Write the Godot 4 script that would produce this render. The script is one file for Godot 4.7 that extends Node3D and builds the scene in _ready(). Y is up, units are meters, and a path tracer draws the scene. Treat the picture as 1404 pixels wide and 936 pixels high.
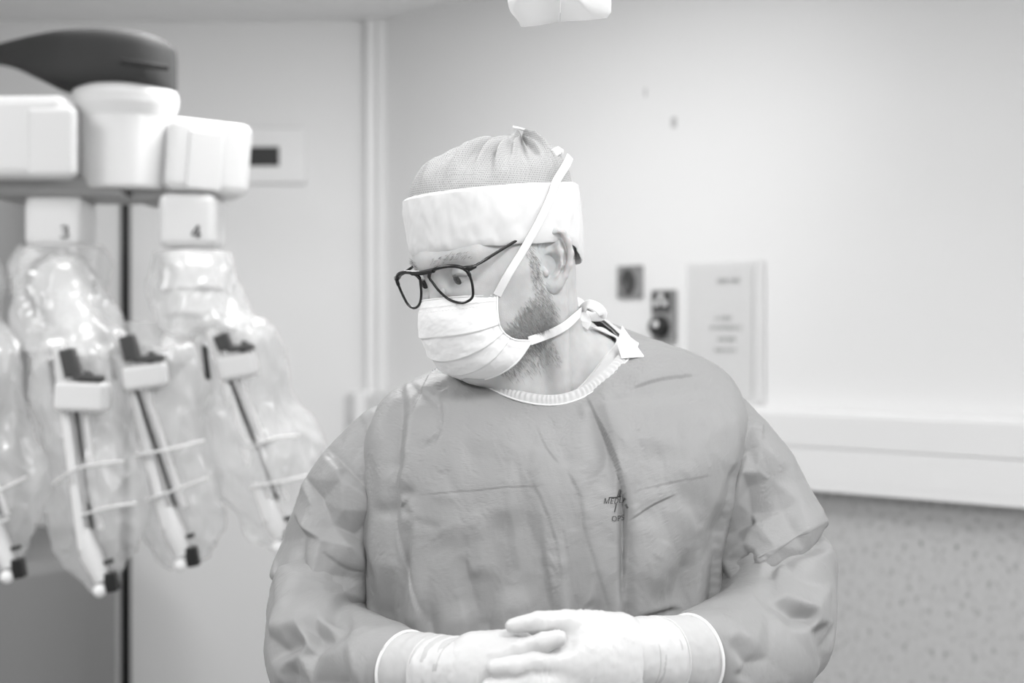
extends Node3D
# An operating theatre in black and white: a gowned surgeon in front of a bright wall, a draped surgical robot behind him.
const FOC := 2100.0      # focal length in pixels of the 1404 x 936 frame
const EYE := 1.55        # height of the lens
var M := {}

func _ready() -> void:
	# ------------------------------------------------ camera
	var cam := Camera3D.new()
	cam.name = "camera"
	cam.position = Vector3(0, EYE, 0)
	cam.rotation = Vector3(-atan(8.0 / FOC), 0, 0)
	cam.keep_aspect = Camera3D.KEEP_HEIGHT
	var at := CameraAttributesPhysical.new()
	at.frustum_focal_length = 53.8
	at.frustum_focus_distance = 1.59
	at.exposure_aperture = 3.7
	cam.attributes = at
	add_child(cam)
	cam.fov = rad_to_deg(2.0 * atan(468.0 / FOC))
	cam.current = true
	# ------------------------------------------------ environment and exposure
	var we := WorldEnvironment.new()
	we.name = "environment"
	var e := Environment.new()
	e.background_mode = Environment.BG_COLOR
	e.background_color = Color(0, 0, 0)
	e.tonemap_mode = Environment.TONE_MAPPER_LINEAR
	e.tonemap_exposure = 1.0
	e.sdfgi_enabled = true
	e.ssao_enabled = true
	e.ssil_enabled = true
	we.environment = e
	add_child(we)
	materials()
	# ------------------------------------------------ ceiling light panels (each a glowing face and an area light of its size)
	for p in [Vector3(-1.6, 2.5, -1.75), Vector3(-0.4, 2.5, -3.0), Vector3(1.75, 2.5, -1.5), Vector3(0.6, 2.5, -0.55), Vector3(-1.5, 2.5, -0.4), Vector3(-0.6, 2.5, 1.0), Vector3(0.85, 2.5, 2.0)]:
		ceiling_panel(p)
	room()
	wall_fittings()
	surgical_lamp()
	robot()
	person()

func ceiling_panel(p: Vector3) -> void:
	var t := thing("ceiling_light", "flat square white light panel set in the ceiling", "ceiling light", p, "light panels in the ceiling")
	var f := Mb.new()
	for s in [-1, 1]:
		f.rbox(p + Vector3(0.31 * s, -0.008, 0), Vector3(0.02, 0.016, 0.64), 0.003)
		f.rbox(p + Vector3(0, -0.008, 0.31 * s), Vector3(0.6, 0.016, 0.02), 0.003)
	part(t, "frame", f, M.white_paint)
	var d := Mb.new()
	d.rbox(p + Vector3(0, -0.005, 0), Vector3(0.6, 0.006, 0.6), 0.001)
	part(t, "diffuser", d, M.lamp_glow)
	var l := AreaLight3D.new()
	l.name = "panel_light"
	t.add_child(l)
	l.position = Vector3(0, -0.02, 0)
	l.rotation = Vector3(-PI / 2, 0, 0)
	l.area_size = Vector2(0.6, 0.6)
	l.light_energy = PANEL
	l.area_range = 12.0
	l.area_attenuation = 2.0
	l.shadow_enabled = true
# ---------------------------------------------------------------- helpers
func px(x: float, y: float, d: float) -> Vector3:
	return Vector3((x - 702.0) * d / FOC, EYE + (460.0 - y) * d / FOC, -d)

class Mb:
	var v := PackedVector3Array()
	var n := PackedVector3Array()
	var c := PackedColorArray()
	var ix := PackedInt32Array()
	var tint := Color.WHITE
	var tinted := false
	func add(p: Vector3, nn := Vector3.ZERO) -> int:
		v.append(p)
		n.append(nn)
		c.append(tint)
		return v.size() - 1
	func tri(a: int, b: int, d: int) -> void:
		ix.append(a)
		ix.append(b)
		ix.append(d)
	func grid(p: PackedVector3Array, nu: int, nv: int, loop_u: bool, flip := false, cols := PackedColorArray()) -> void:
		var b := v.size()
		for i in p.size():
			v.append(p[i])
			n.append(Vector3.ZERO)
			c.append(cols[i] if cols.size() else tint)
		for j in nv - 1:
			for i in (nu if loop_u else nu - 1):
				var a := b + j * nu + i
				var a2 := b + j * nu + (i + 1) % nu
				if flip:
					tri(a, a + nu, a2)
					tri(a2, a + nu, a2 + nu)
				else:
					tri(a, a2, a + nu)
					tri(a2, a2 + nu, a + nu)
	func cap(ring: PackedVector3Array, flip := false) -> void:
		var mid := Vector3.ZERO
		for p in ring:
			mid += p
		mid /= ring.size()
		var b := v.size()
		add(mid)
		for p in ring:
			add(p)
		var k := ring.size()
		for i in k:
			if flip:
				tri(b, b + 1 + i, b + 1 + (i + 1) % k)
			else:
				tri(b, b + 1 + (i + 1) % k, b + 1 + i)
	func rbox(at: Vector3, size: Vector3, r: float, t := Basis.IDENTITY) -> void:
		var h := size * 0.5
		r = minf(r, minf(h.x, minf(h.y, h.z)))
		for ax in 3:
			for sg in [-1.0, 1.0]:
				var u := (ax + 1) % 3
				var w := (ax + 2) % 3
				var b := v.size()
				var lu := [-h[u], -h[u] + r * 0.45, -h[u] + r, h[u] - r, h[u] - r * 0.45, h[u]]
				var lw := [-h[w], -h[w] + r * 0.45, -h[w] + r, h[w] - r, h[w] - r * 0.45, h[w]]
				for j in 6:
					for i in 6:
						var p := Vector3.ZERO
						p[ax] = sg * h[ax]
						p[u] = lu[i]
						p[w] = lw[j]
						var q := p.clamp(-(h - Vector3.ONE * r), h - Vector3.ONE * r)
						var nn := (p - q).normalized()
						add(at + t * (q + nn * r), t * nn)
				for j in 5:
					for i in 5:
						var a := b + j * 6 + i
						if sg > 0:
							tri(a, a + 6, a + 1)
							tri(a + 1, a + 6, a + 7)
						else:
							tri(a, a + 1, a + 6)
							tri(a + 1, a + 7, a + 6)
	func tube(path: PackedVector3Array, rad: Array, seg := 10, closed := false, squash := 1.0, hint := Vector3.UP) -> void:
		var k := path.size()
		var pts := PackedVector3Array()
		var side := Vector3.ZERO
		for i in k:
			var a := path[(i - 1 + k) % k] if closed else path[maxi(i - 1, 0)]
			var b := path[(i + 1) % k] if closed else path[mini(i + 1, k - 1)]
			var t := (b - a).normalized()
			if side == Vector3.ZERO:
				side = t.cross(hint)
				if side.length() < 0.01:
					side = t.cross(Vector3.RIGHT)
			side = (side - t * side.dot(t)).normalized()
			var up := side.cross(t)
			var r: float = rad[mini(i, rad.size() - 1)]
			for s in seg:
				var an := TAU * s / seg
				pts.append(path[i] + side * cos(an) * r + up * sin(an) * r * squash)
		if closed:
			for s in seg:
				pts.append(pts[s])
		grid(pts, seg, k + (1 if closed else 0), true)
		if not closed:
			cap(pts.slice(0, seg), true)
			cap(pts.slice((k - 1) * seg, k * seg))
	func lathe(at: Vector3, axis: Vector3, prof: Array, seg := 32) -> void:
		axis = axis.normalized()
		var s := axis.cross(Vector3.FORWARD if absf(axis.z) < 0.9 else Vector3.UP).normalized()
		var u := s.cross(axis)
		for k in prof.size() - 1:
			var pts := PackedVector3Array()
			for e in 2:
				for i in seg:
					var an := TAU * i / seg
					pts.append(at + axis * prof[k + e][1] + (s * cos(an) + u * sin(an)) * maxf(prof[k + e][0], 0.00001))
			grid(pts, seg, 2, true)
	func ball(at: Vector3, r: Vector3, seg := 16) -> void:
		var pts := PackedVector3Array()
		for j in seg + 1:
			var la := PI * (float(j) / seg - 0.5)
			for i in seg * 2:
				var lo := PI * i / seg
				pts.append(at + Vector3(cos(la) * cos(lo), sin(la), cos(la) * sin(lo)) * r)
		grid(pts, seg * 2, seg + 1, true, true)
	func done() -> ArrayMesh:
		var need := PackedByteArray()
		need.resize(v.size())
		for i in v.size():
			need[i] = 1 if n[i] == Vector3.ZERO else 0
		for k in range(0, ix.size(), 3):
			var a := ix[k]
			var b := ix[k + 1]
			var d := ix[k + 2]
			var f := (v[d] - v[a]).cross(v[b] - v[a])
			if need[a]:
				n[a] += f
			if need[b]:
				n[b] += f
			if need[d]:
				n[d] += f
		for i in v.size():
			n[i] = n[i].normalized() if n[i].length_squared() > 1e-30 else Vector3.UP
		var ar := []
		ar.resize(Mesh.ARRAY_MAX)
		ar[Mesh.ARRAY_VERTEX] = v
		ar[Mesh.ARRAY_NORMAL] = n
		if tinted:
			ar[Mesh.ARRAY_COLOR] = c
		ar[Mesh.ARRAY_INDEX] = ix
		var m := ArrayMesh.new()
		m.add_surface_from_arrays(Mesh.PRIMITIVE_TRIANGLES, ar)
		return m

var taken := {}
func numbered(called: String) -> String:
	taken[called] = taken.get(called, -1) + 1
	return called if taken[called] == 0 else "%s_%03d" % [called, taken[called]]

func thing(called: String, label: String, category: String, at := Vector3.ZERO, group := "") -> Node3D:
	var o := Node3D.new()
	o.name = numbered(called)
	add_child(o)
	o.position = at
	o.set_meta("label", label)
	o.set_meta("category", category)
	if group:
		o.set_meta("group", group)
	return o

# a mesh given in world metres, hung under its thing or part
func part(parent: Node, called: String, mb: Mb, m: Material, label := "") -> MeshInstance3D:
	var o := MeshInstance3D.new()
	o.name = called
	o.mesh = mb.done()
	o.material_override = null
	o.mesh.surface_set_material(0, m)
	parent.add_child(o, true)
	if parent != self and parent.get_parent() == self:
		o.position = -parent.position
	if label:
		o.set_meta("label", label)
	return o

func struct(called: String, mb: Mb, m: Material) -> MeshInstance3D:
	var o := part(self, called, mb, m)
	o.set_meta("kind", "structure")
	return o

func grey(called: String, v: float, rough := 0.6, spec := 0.5) -> StandardMaterial3D:
	var m := StandardMaterial3D.new()
	m.resource_name = called
	m.albedo_color = Color(v, v, v)
	m.roughness = rough
	m.metallic_specular = spec
	M[called] = m
	return m

func noise_tex(freq: float, oct: int, ramp: Array, seed_n: int, kind := FastNoiseLite.TYPE_SIMPLEX_SMOOTH, side := 512) -> NoiseTexture2D:
	var f := FastNoiseLite.new()
	f.seed = seed_n
	f.noise_type = kind
	f.frequency = freq
	f.fractal_octaves = oct
	var t := NoiseTexture2D.new()
	t.width = side
	t.height = side
	t.seamless = true
	t.noise = f
	if ramp.size():
		var g := Gradient.new()
		var offs := PackedFloat32Array()
		var cols := PackedColorArray()
		for r in ramp:
			offs.append(r[0])
			cols.append(Color(r[1], r[1], r[1]))
		g.offsets = offs
		g.colors = cols
		t.color_ramp = g
	return t

func cat(p0: Vector3, p1: Vector3, p2: Vector3, p3: Vector3, t: float) -> Vector3:
	return 0.5 * (2.0 * p1 + (p2 - p0) * t + (2.0 * p0 - 5.0 * p1 + 4.0 * p2 - p3) * t * t + (3.0 * p1 - p0 - 3.0 * p2 + p3) * t * t * t)

func smooth_path(p: Array, per := 8, closed := false) -> PackedVector3Array:
	var out := PackedVector3Array()
	var k := p.size()
	for i in (k if closed else k - 1):
		var a: Vector3 = p[(i - 1 + k) % k] if closed else p[maxi(i - 1, 0)]
		var b: Vector3 = p[i]
		var c: Vector3 = p[(i + 1) % k]
		var d: Vector3 = p[(i + 2) % k] if closed else p[mini(i + 2, k - 1)]
		for s in per:
			out.append(cat(a, b, c, d, float(s) / per))
	if not closed:
		out.append(p[k - 1])
	return out

# spline through rows of numbers
func spline(tab: Array, t: float) -> PackedFloat32Array:
	var k := tab.size()
	var s := clampf(t, 0.0, 1.0) * (k - 1)
	var i := mini(int(s), k - 2)
	var f := s - i
	var a: Array = tab[maxi(i - 1, 0)]
	var b: Array = tab[i]
	var c: Array = tab[i + 1]
	var d: Array = tab[mini(i + 2, k - 1)]
	var out := PackedFloat32Array()
	for q in b.size():
		var p0: float = a[q]
		var p1: float = b[q]
		var p2: float = c[q]
		var p3: float = d[q]
		out.append(0.5 * (2.0 * p1 + (p2 - p0) * f + (2.0 * p0 - 5.0 * p1 + 4.0 * p2 - p3) * f * f + (3.0 * p1 - p0 - 3.0 * p2 + p3) * f * f * f))
	return out

# rings of an elliptic loft: each row = centre, half axis A, half axis B (nine numbers); columns go round from +B (towards the front)
func loft(tab: Array, nu: int, nv: int, power := 1.0) -> PackedVector3Array:
	var rows := []
	for r in tab:
		rows.append([r[0].x, r[0].y, r[0].z, r[1].x, r[1].y, r[1].z, r[2].x, r[2].y, r[2].z])
	var out := PackedVector3Array()
	for j in nv:
		var q := spline(rows, float(j) / (nv - 1))
		var ce := Vector3(q[0], q[1], q[2])
		var a := Vector3(q[3], q[4], q[5])
		var b := Vector3(q[6], q[7], q[8])
		for i in nu:
			var an := TAU * i / nu
			var s := sin(an)
			var co := cos(an)
			out.append(ce + a * signf(s) * pow(absf(s), power) + b * signf(co) * pow(absf(co), power))
	return out

func grid_normals(p: PackedVector3Array, nu: int, nv: int, loop_u: bool) -> PackedVector3Array:
	var out := PackedVector3Array()
	out.resize(p.size())
	for j in nv:
		for i in nu:
			var l := p[j * nu + ((i - 1 + nu) % nu if loop_u else maxi(i - 1, 0))]
			var r := p[j * nu + ((i + 1) % nu if loop_u else mini(i + 1, nu - 1))]
			var u := p[maxi(j - 1, 0) * nu + i]
			var d := p[mini(j + 1, nv - 1) * nu + i]
			out[j * nu + i] = (r - l).cross(d - u).normalized()
	return out

# relief of cloth: a height field over the garment's own front plane (x right, y up, metres)
class Folds:
	var x0 := 0.0
	var y0 := 0.0
	var st := 0.002
	var w := 0
	var h := 0
	var d := PackedFloat32Array()
	func _init(a: Vector3, b: Vector3, step := 0.0013) -> void:
		x0 = minf(a.x, b.x)
		y0 = minf(a.y, b.y)
		st = step
		w = int(absf(a.x - b.x) / st) + 2
		h = int(absf(a.y - b.y) / st) + 2
		d.resize(w * h)
	# kind 0: soft groove or ridge; kind 1: overlap, steep on the right of the path, easing off to its left
	func stamp(path: Array, wide: float, high: float, kind := 0, edge := 0.0013) -> void:
		var lo := Vector2(1e9, 1e9)
		var hi := -lo
		var sm := PackedVector2Array()
		var k := path.size()
		for i in k - 1:
			for s in 4:
				var t := s / 4.0
				var a: Vector2 = path[maxi(i - 1, 0)]
				var b: Vector2 = path[i]
				var c: Vector2 = path[i + 1]
				var e: Vector2 = path[mini(i + 2, k - 1)]
				sm.append(0.5 * (2.0 * b + (c - a) * t + (2.0 * a - 5.0 * b + 4.0 * c - e) * t * t + (3.0 * b - a - 3.0 * c + e) * t * t * t))
		sm.append(path[k - 1])
		var total := 0.0
		for i in sm.size() - 1:
			total += sm[i].distance_to(sm[i + 1])
		for p in sm:
			lo = lo.min(p)
			hi = hi.max(p)
		var m := wide * 3.0
		var flip := 1.0
		if kind == 1 and high < 0.0:
			flip = -1.0
			high = -high
		for j in range(maxi(int((lo.y - m - y0) / st), 0), mini(int((hi.y + m - y0) / st) + 1, h)):
			for i in range(maxi(int((lo.x - m - x0) / st), 0), mini(int((hi.x + m - x0) / st) + 1, w)):
				var p := Vector2(x0 + i * st, y0 + j * st)
				var best := 1e9
				var side := 0.0
				var along := 0.0
				var run := 0.0
				for q in sm.size() - 1:
					var a := sm[q]
					var ab := sm[q + 1] - a
					var l2 := maxf(ab.length_squared(), 1e-12)
					var t := clampf((p - a).dot(ab) / l2, 0.0, 1.0)
					var e := p - a - ab * t
					var dd := e.length_squared()
					var ln := sqrt(l2)
					if dd < best:
						best = dd
						side = signf(ab.cross(p - a))
						along = run + ln * t
					run += ln
				best = sqrt(best)
				if best > m:
					continue
				var f := along / total
				var env := smoothstep(0.0, 0.25, f) * smoothstep(0.0, 0.25, 1.0 - f)
				env = maxf(env, 0.0)
				if kind == 0:
					d[j * w + i] += high * env * exp(-best * best / (wide * wide))
				else:
					var s := best * side * flip
					var g := 0.52 * smoothstep(-edge, edge, s) * exp(-maxf(s, 0.0) / wide)
					if s > 0.0:
						var r := (s - wide * 0.55) / (wide * 0.7)
						g += 0.25 * exp(-r * r) * smoothstep(0.0, wide * 0.5, s)
					else:
						g -= 0.42 * exp(s / (wide * 0.30)) * (1.0 - smoothstep(-edge, edge, s))
					d[j * w + i] += high * env * g
	# creased cloth: flat facets between points (x, y, height in metres), softened by a few blurs
	func facets(pts: Array, soft := 2) -> void:
		var flat := PackedVector2Array()
		for p in pts:
			flat.append(Vector2(p.x, p.y))
		var tri := Geometry2D.triangulate_delaunay(flat)
		var t := PackedFloat32Array()
		t.resize(w * h)
		for q in range(0, tri.size(), 3):
			var a: Vector3 = pts[tri[q]]
			var b: Vector3 = pts[tri[q + 1]]
			var c: Vector3 = pts[tri[q + 2]]
			var det := (b.y - c.y) * (a.x - c.x) + (c.x - b.x) * (a.y - c.y)
			if absf(det) < 1e-9:
				continue
			for j in range(maxi(int((minf(a.y, minf(b.y, c.y)) - y0) / st), 0), mini(int((maxf(a.y, maxf(b.y, c.y)) - y0) / st) + 2, h)):
				for i in range(maxi(int((minf(a.x, minf(b.x, c.x)) - x0) / st), 0), mini(int((maxf(a.x, maxf(b.x, c.x)) - x0) / st) + 2, w)):
					var x := x0 + i * st
					var y := y0 + j * st
					var u := ((b.y - c.y) * (x - c.x) + (c.x - b.x) * (y - c.y)) / det
					var v := ((c.y - a.y) * (x - c.x) + (a.x - c.x) * (y - c.y)) / det
					if u < -0.01 or v < -0.01 or u + v > 1.01:
						continue
					t[j * w + i] = a.z * u + b.z * v + c.z * (1.0 - u - v)
		for k in soft:
			var n := t.duplicate()
			for j in range(1, h - 1):
				for i in range(1, w - 1):
					var o := j * w + i
					n[o] = (t[o] * 2.0 + t[o - 1] + t[o + 1] + t[o - w] + t[o + w]) / 6.0
			t = n
		for i in t.size():
			d[i] += t[i]
	func at(x: float, y: float) -> float:
		var fx := (x - x0) / st
		var fy := (y - y0) / st
		if fx < 0.0 or fy < 0.0 or fx >= w - 1 or fy >= h - 1:
			return 0.0
		var i := int(fx)
		var j := int(fy)
		fx -= i
		fy -= j
		var k := j * w + i
		return lerpf(lerpf(d[k], d[k + 1], fx), lerpf(d[k + w], d[k + w + 1], fx), fy)

# smooth union of tapered capsules and ellipsoids, meshed as surface nets
class Field:
	var kind := PackedInt32Array()      # 0 capsule, 1 ellipsoid
	var cut := PackedByteArray()
	var a := PackedVector3Array()
	var b := PackedVector3Array()       # capsule end, or radii
	var ra := PackedFloat32Array()
	var rb := PackedFloat32Array()
	var k := PackedFloat32Array()
	var inv: Array[Basis] = []
	func cap(p: Vector3, q: Vector3, r1: float, r2: float, blend := 0.012, minus := false) -> void:
		kind.append(0)
		cut.append(1 if minus else 0)
		a.append(p)
		b.append(q - p)
		ra.append(r1)
		rb.append(r2)
		k.append(blend)
		inv.append(Basis.IDENTITY)
	func ell(p: Vector3, r: Vector3, blend := 0.012, turn := Basis.IDENTITY, minus := false) -> void:
		kind.append(1)
		cut.append(1 if minus else 0)
		a.append(p)
		b.append(r)
		ra.append(0.0)
		rb.append(0.0)
		k.append(blend)
		inv.append(turn.inverse())
	func chain(p: Array, r: Array, blend := 0.006) -> void:
		for i in p.size() - 1:
			cap(p[i], p[i + 1], r[i], r[i + 1], blend if i == 0 else 0.003)
	func dist(p: Vector3, use: PackedInt32Array) -> float:
		var d := 1.0
		for i in use:
			var e: float
			var q := p - a[i]
			if kind[i] == 0:
				var ab := b[i]
				var t := clampf(q.dot(ab) / maxf(ab.length_squared(), 1e-9), 0.0, 1.0)
				e = (q - ab * t).length() - lerpf(ra[i], rb[i], t)
			else:
				q = inv[i] * q
				var s := q / b[i]
				var k0 := s.length()
				var k1 := (s / b[i]).length()
				e = k0 * (k0 - 1.0) / maxf(k1, 1e-6)
			var kk := k[i]
			if cut[i]:
				e = -e
				var hh := maxf(kk - absf(d - e), 0.0) / kk
				d = maxf(d, e) + hh * hh * kk * 0.25
			else:
				var hh := maxf(kk - absf(d - e), 0.0) / kk
				d = minf(d, e) - hh * hh * kk * 0.25
		return d
	func mesh(mb: Mb, lo: Vector3, hi: Vector3, cell: float, to := Transform3D.IDENTITY) -> void:
		var nb := Vector3i(((hi - lo) / (cell * 4.0)).ceil())
		var nx := nb.x * 4 + 1
		var ny := nb.y * 4 + 1
		var nz := nb.z * 4 + 1
		var val := PackedFloat32Array()
		val.resize(nx * ny * nz)
		val.fill(1e6)
		var cells := PackedInt32Array()
		cells.resize(nx * ny * nz)
		cells.fill(-1)
		var all := PackedInt32Array(range(a.size()))
		var reach := cell * 2.0 * 1.75
		var one := PackedInt32Array([0])
		var blocks := []
		for bz in nb.z:
			for by in nb.y:
				for bx in nb.x:
					var mid := lo + Vector3(bx + 0.5, by + 0.5, bz + 0.5) * cell * 4.0
					if absf(dist(mid, all)) > reach * 1.6 + 0.002:
						continue
					var use := PackedInt32Array()
					for i in a.size():
						one[0] = i
						var e := 0.0
						if kind[i] == 0:
							var q := mid - a[i]
							var ab := b[i]
							var t := clampf(q.dot(ab) / maxf(ab.length_squared(), 1e-9), 0.0, 1.0)
							e = (q - ab * t).length() - lerpf(ra[i], rb[i], t)
						else:
							var q := inv[i] * (mid - a[i])
							e = q.length() - maxf(b[i].x, maxf(b[i].y, b[i].z))
						if e < reach * 1.6 + k[i]:
							use.append(i)
					blocks.append(Vector3i(bx, by, bz))
					for z in 5:
						for y in 5:
							for x in 5:
								var at := ((bz * 4 + z) * ny + by * 4 + y) * nx + bx * 4 + x
								if val[at] > 1e5:
									val[at] = dist(lo + Vector3(bx * 4 + x, by * 4 + y, bz * 4 + z) * cell, use)
		var off := [0, 1, nx, nx + 1, nx * ny, nx * ny + 1, nx * ny + nx, nx * ny + nx + 1]
		var edges := [[0, 1], [2, 3], [4, 5], [6, 7], [0, 2], [1, 3], [4, 6], [5, 7], [0, 4], [1, 5], [2, 6], [3, 7]]
		var corner := [Vector3(0, 0, 0), Vector3(1, 0, 0), Vector3(0, 1, 0), Vector3(1, 1, 0), Vector3(0, 0, 1), Vector3(1, 0, 1), Vector3(0, 1, 1), Vector3(1, 1, 1)]
		var made := PackedInt32Array()
		for bl in blocks:
			for z in 4:
				for y in 4:
					for x in 4:
						var gx: int = bl.x * 4 + x
						var gy: int = bl.y * 4 + y
						var gz: int = bl.z * 4 + z
						var at := (gz * ny + gy) * nx + gx
						var inside := 0
						for o in off:
							if val[at + o] < 0.0:
								inside += 1
						if inside == 0 or inside == 8:
							continue
						var sum := Vector3.ZERO
						var cnt := 0
						for e in edges:
							var d0 := val[at + off[e[0]]]
							var d1 := val[at + off[e[1]]]
							if (d0 < 0.0) != (d1 < 0.0):
								var c0: Vector3 = corner[e[0]]
								sum += c0.lerp(corner[e[1]], d0 / (d0 - d1))
								cnt += 1
						cells[at] = mb.add(to * (lo + (Vector3(gx, gy, gz) + sum / cnt) * cell))
						made.append(at)
		for at in made:
			for ax in 3:
				var s: int = [1, nx, nx * ny][ax]
				var u: int = [nx, nx * ny, 1][ax]
				var w: int = [nx * ny, 1, nx][ax]
				var d0 := val[at]
				var d1 := val[at + s]
				if (d0 < 0.0) == (d1 < 0.0) or at - u - w < 0:
					continue
				var q0 := cells[at]
				var q1 := cells[at - u]
				var q2 := cells[at - u - w]
				var q3 := cells[at - w]
				if q1 < 0 or q2 < 0 or q3 < 0:
					continue
				if d0 < 0.0:
					mb.tri(q0, q2, q1)
					mb.tri(q0, q3, q2)
				else:
					mb.tri(q0, q1, q2)
					mb.tri(q0, q2, q3)
const PANEL := 1.85
const WA := Vector3(-0.413, 0, -4.64)          # the obtuse corner behind the surgeon
const WD := Vector3(0.719, 0, 0.695)           # direction of the slanting wall
const CEIL := 2.5

func materials() -> void:
	grey("wall_paint", 0.90, 0.55)
	M.wall_paint.heightmap_enabled = true
	M.wall_paint.heightmap_scale = 0.02
	M.wall_paint.heightmap_texture = noise_tex(0.05, 3, [], 3)
	M.wall_paint.uv1_triplanar = true
	M.wall_paint.uv1_world_triplanar = true
	M.wall_paint.uv1_scale = Vector3.ONE * 3.0
	grey("ceiling_paint", 0.95, 0.8)
	grey("white_paint", 0.91, 0.35)
	grey("trunking_plastic", 0.90, 0.35)
	var s := grey("speckled_vinyl", 1.0, 0.5)
	s.albedo_texture = noise_tex(0.05, 2, [[0.0, 0.36], [0.15, 0.46], [0.23, 0.72], [0.6, 0.74], [1.0, 0.78]], 11, FastNoiseLite.TYPE_SIMPLEX_SMOOTH, 1024)
	s.uv1_triplanar = true
	s.uv1_world_triplanar = true
	s.uv1_scale = Vector3(1.25, 0.85, 1.25)
	grey("floor_vinyl", 0.62, 0.35)
	grey("lamp_glow", 0.95, 0.6)
	M.lamp_glow.emission_enabled = true
	M.lamp_glow.emission = Color(1, 1, 1)
	M.lamp_glow.emission_energy_multiplier = 1.5
	grey("robot_white", 0.88, 0.35)
	grey("robot_dark", 0.20, 0.75)
	grey("robot_grey", 0.62, 0.45)
	grey("cart_grey", 0.50, 0.55)
	grey("black_plastic", 0.09, 0.4)
	grey("lever_grey", 0.26, 0.45)
	grey("metal_rod", 0.45, 0.3)
	M.metal_rod.metallic = 0.7
	grey("paper", 0.875, 0.8)
	grey("print", 0.50, 0.8)
	grey("plate_grey", 0.54, 0.45)
	grey("plate_dark", 0.28, 0.4)
	grey("scuff", 0.70, 0.8)
	var f := grey("clear_film", 0.93, 0.16)
	f.transparency = BaseMaterial3D.TRANSPARENCY_ALPHA
	f.albedo_color.a = 0.32
	var sl := grey("clear_sleeve", 0.93, 0.12)
	sl.transparency = BaseMaterial3D.TRANSPARENCY_ALPHA
	sl.albedo_color.a = 0.12
	grey("film_band", 0.93, 0.4)
	grey("cover_film", 0.97, 0.5)
	M.cover_film.backlight_enabled = true
	M.cover_film.backlight = Color(0.8, 0.8, 0.8)

func on_wall(t: float, y: float, out := 0.0) -> Vector3:
	return Vector3(WA.x, y, WA.z) + WD * t + Vector3(-0.695, 0, 0.719) * out

func wall_basis() -> Basis:
	return Basis(WD, Vector3.UP, WD.cross(Vector3.UP))

# where the line of sight through a point of the frame meets the slanting wall: (distance along it, height)
func wall_hit(x: float, y: float) -> Vector2:
	var k := (x - 702.0) / FOC
	var t := (k * -WA.z - WA.x) / (WD.x + k * WD.z)
	var d := -(WA.z + WD.z * t)
	return Vector2(t, EYE + (460.0 - y) * d / FOC)

func slab(called: String, a: Vector3, b: Vector3, y0: float, y1: float, m: Material, thick := 0.12) -> void:
	# a wall from a to b, its face on the line, its thickness outside (to the right of a -> b)
	var dir := (b - a).normalized()
	var outw := dir.cross(Vector3.UP) * -1.0
	var mb := Mb.new()
	var mid := (a + b) * 0.5 + outw * thick * 0.5
	mid.y = (y0 + y1) * 0.5
	mb.rbox(mid, Vector3(a.distance_to(b) + 0.2, y1 - y0, thick), 0.001, Basis(dir, Vector3.UP, dir.cross(Vector3.UP)))
	struct(called, mb, m)

func room() -> void:
	var end := WA + WD * 3.9
	var mb := Mb.new()
	mb.rbox(Vector3(-0.3, -0.06, -1.2), Vector3(7.0, 0.12, 8.4), 0.001)
	struct("floor", mb, M.floor_vinyl)
	mb = Mb.new()
	mb.rbox(Vector3(-0.3, CEIL + 0.06, -1.2), Vector3(7.0, 0.12, 8.4), 0.001)
	struct("ceiling", mb, M.ceiling_paint)
	slab("wall_back", Vector3(-3.3, 0, WA.z), Vector3(WA.x, 0, WA.z), 0, CEIL, M.wall_paint)
	slab("wall_slanted", WA, end, 0, CEIL, M.wall_paint)
	slab("wall_right", end, Vector3(end.x, 0, 2.8), 0, CEIL, M.wall_paint)
	slab("wall_rear", Vector3(end.x, 0, 2.8), Vector3(-3.3, 0, 2.8), 0, CEIL, M.wall_paint)
	slab("wall_left", Vector3(-3.3, 0, 2.8), Vector3(-3.3, 0, WA.z), 0, CEIL, M.wall_paint)
	# speckled vinyl sheet on the lower part of the slanting wall, its coved rail above
	var b := wall_basis()
	mb = Mb.new()
	mb.rbox(on_wall(1.95, 0.598, 0.006), Vector3(3.7, 1.19, 0.012), 0.002, b)
	struct("trim_1", mb, M.speckled_vinyl)
	# door seal: the dark upright edge between the two leaves in the back wall
	mb = Mb.new()
	var dx := (172.0 - 702.0) * 4.63 / FOC
	mb.rbox(Vector3(dx, 1.05, WA.z + 0.006), Vector3(0.027, 2.1, 0.014), 0.003)
	struct("trim_2", mb, M.black_plastic)

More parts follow.
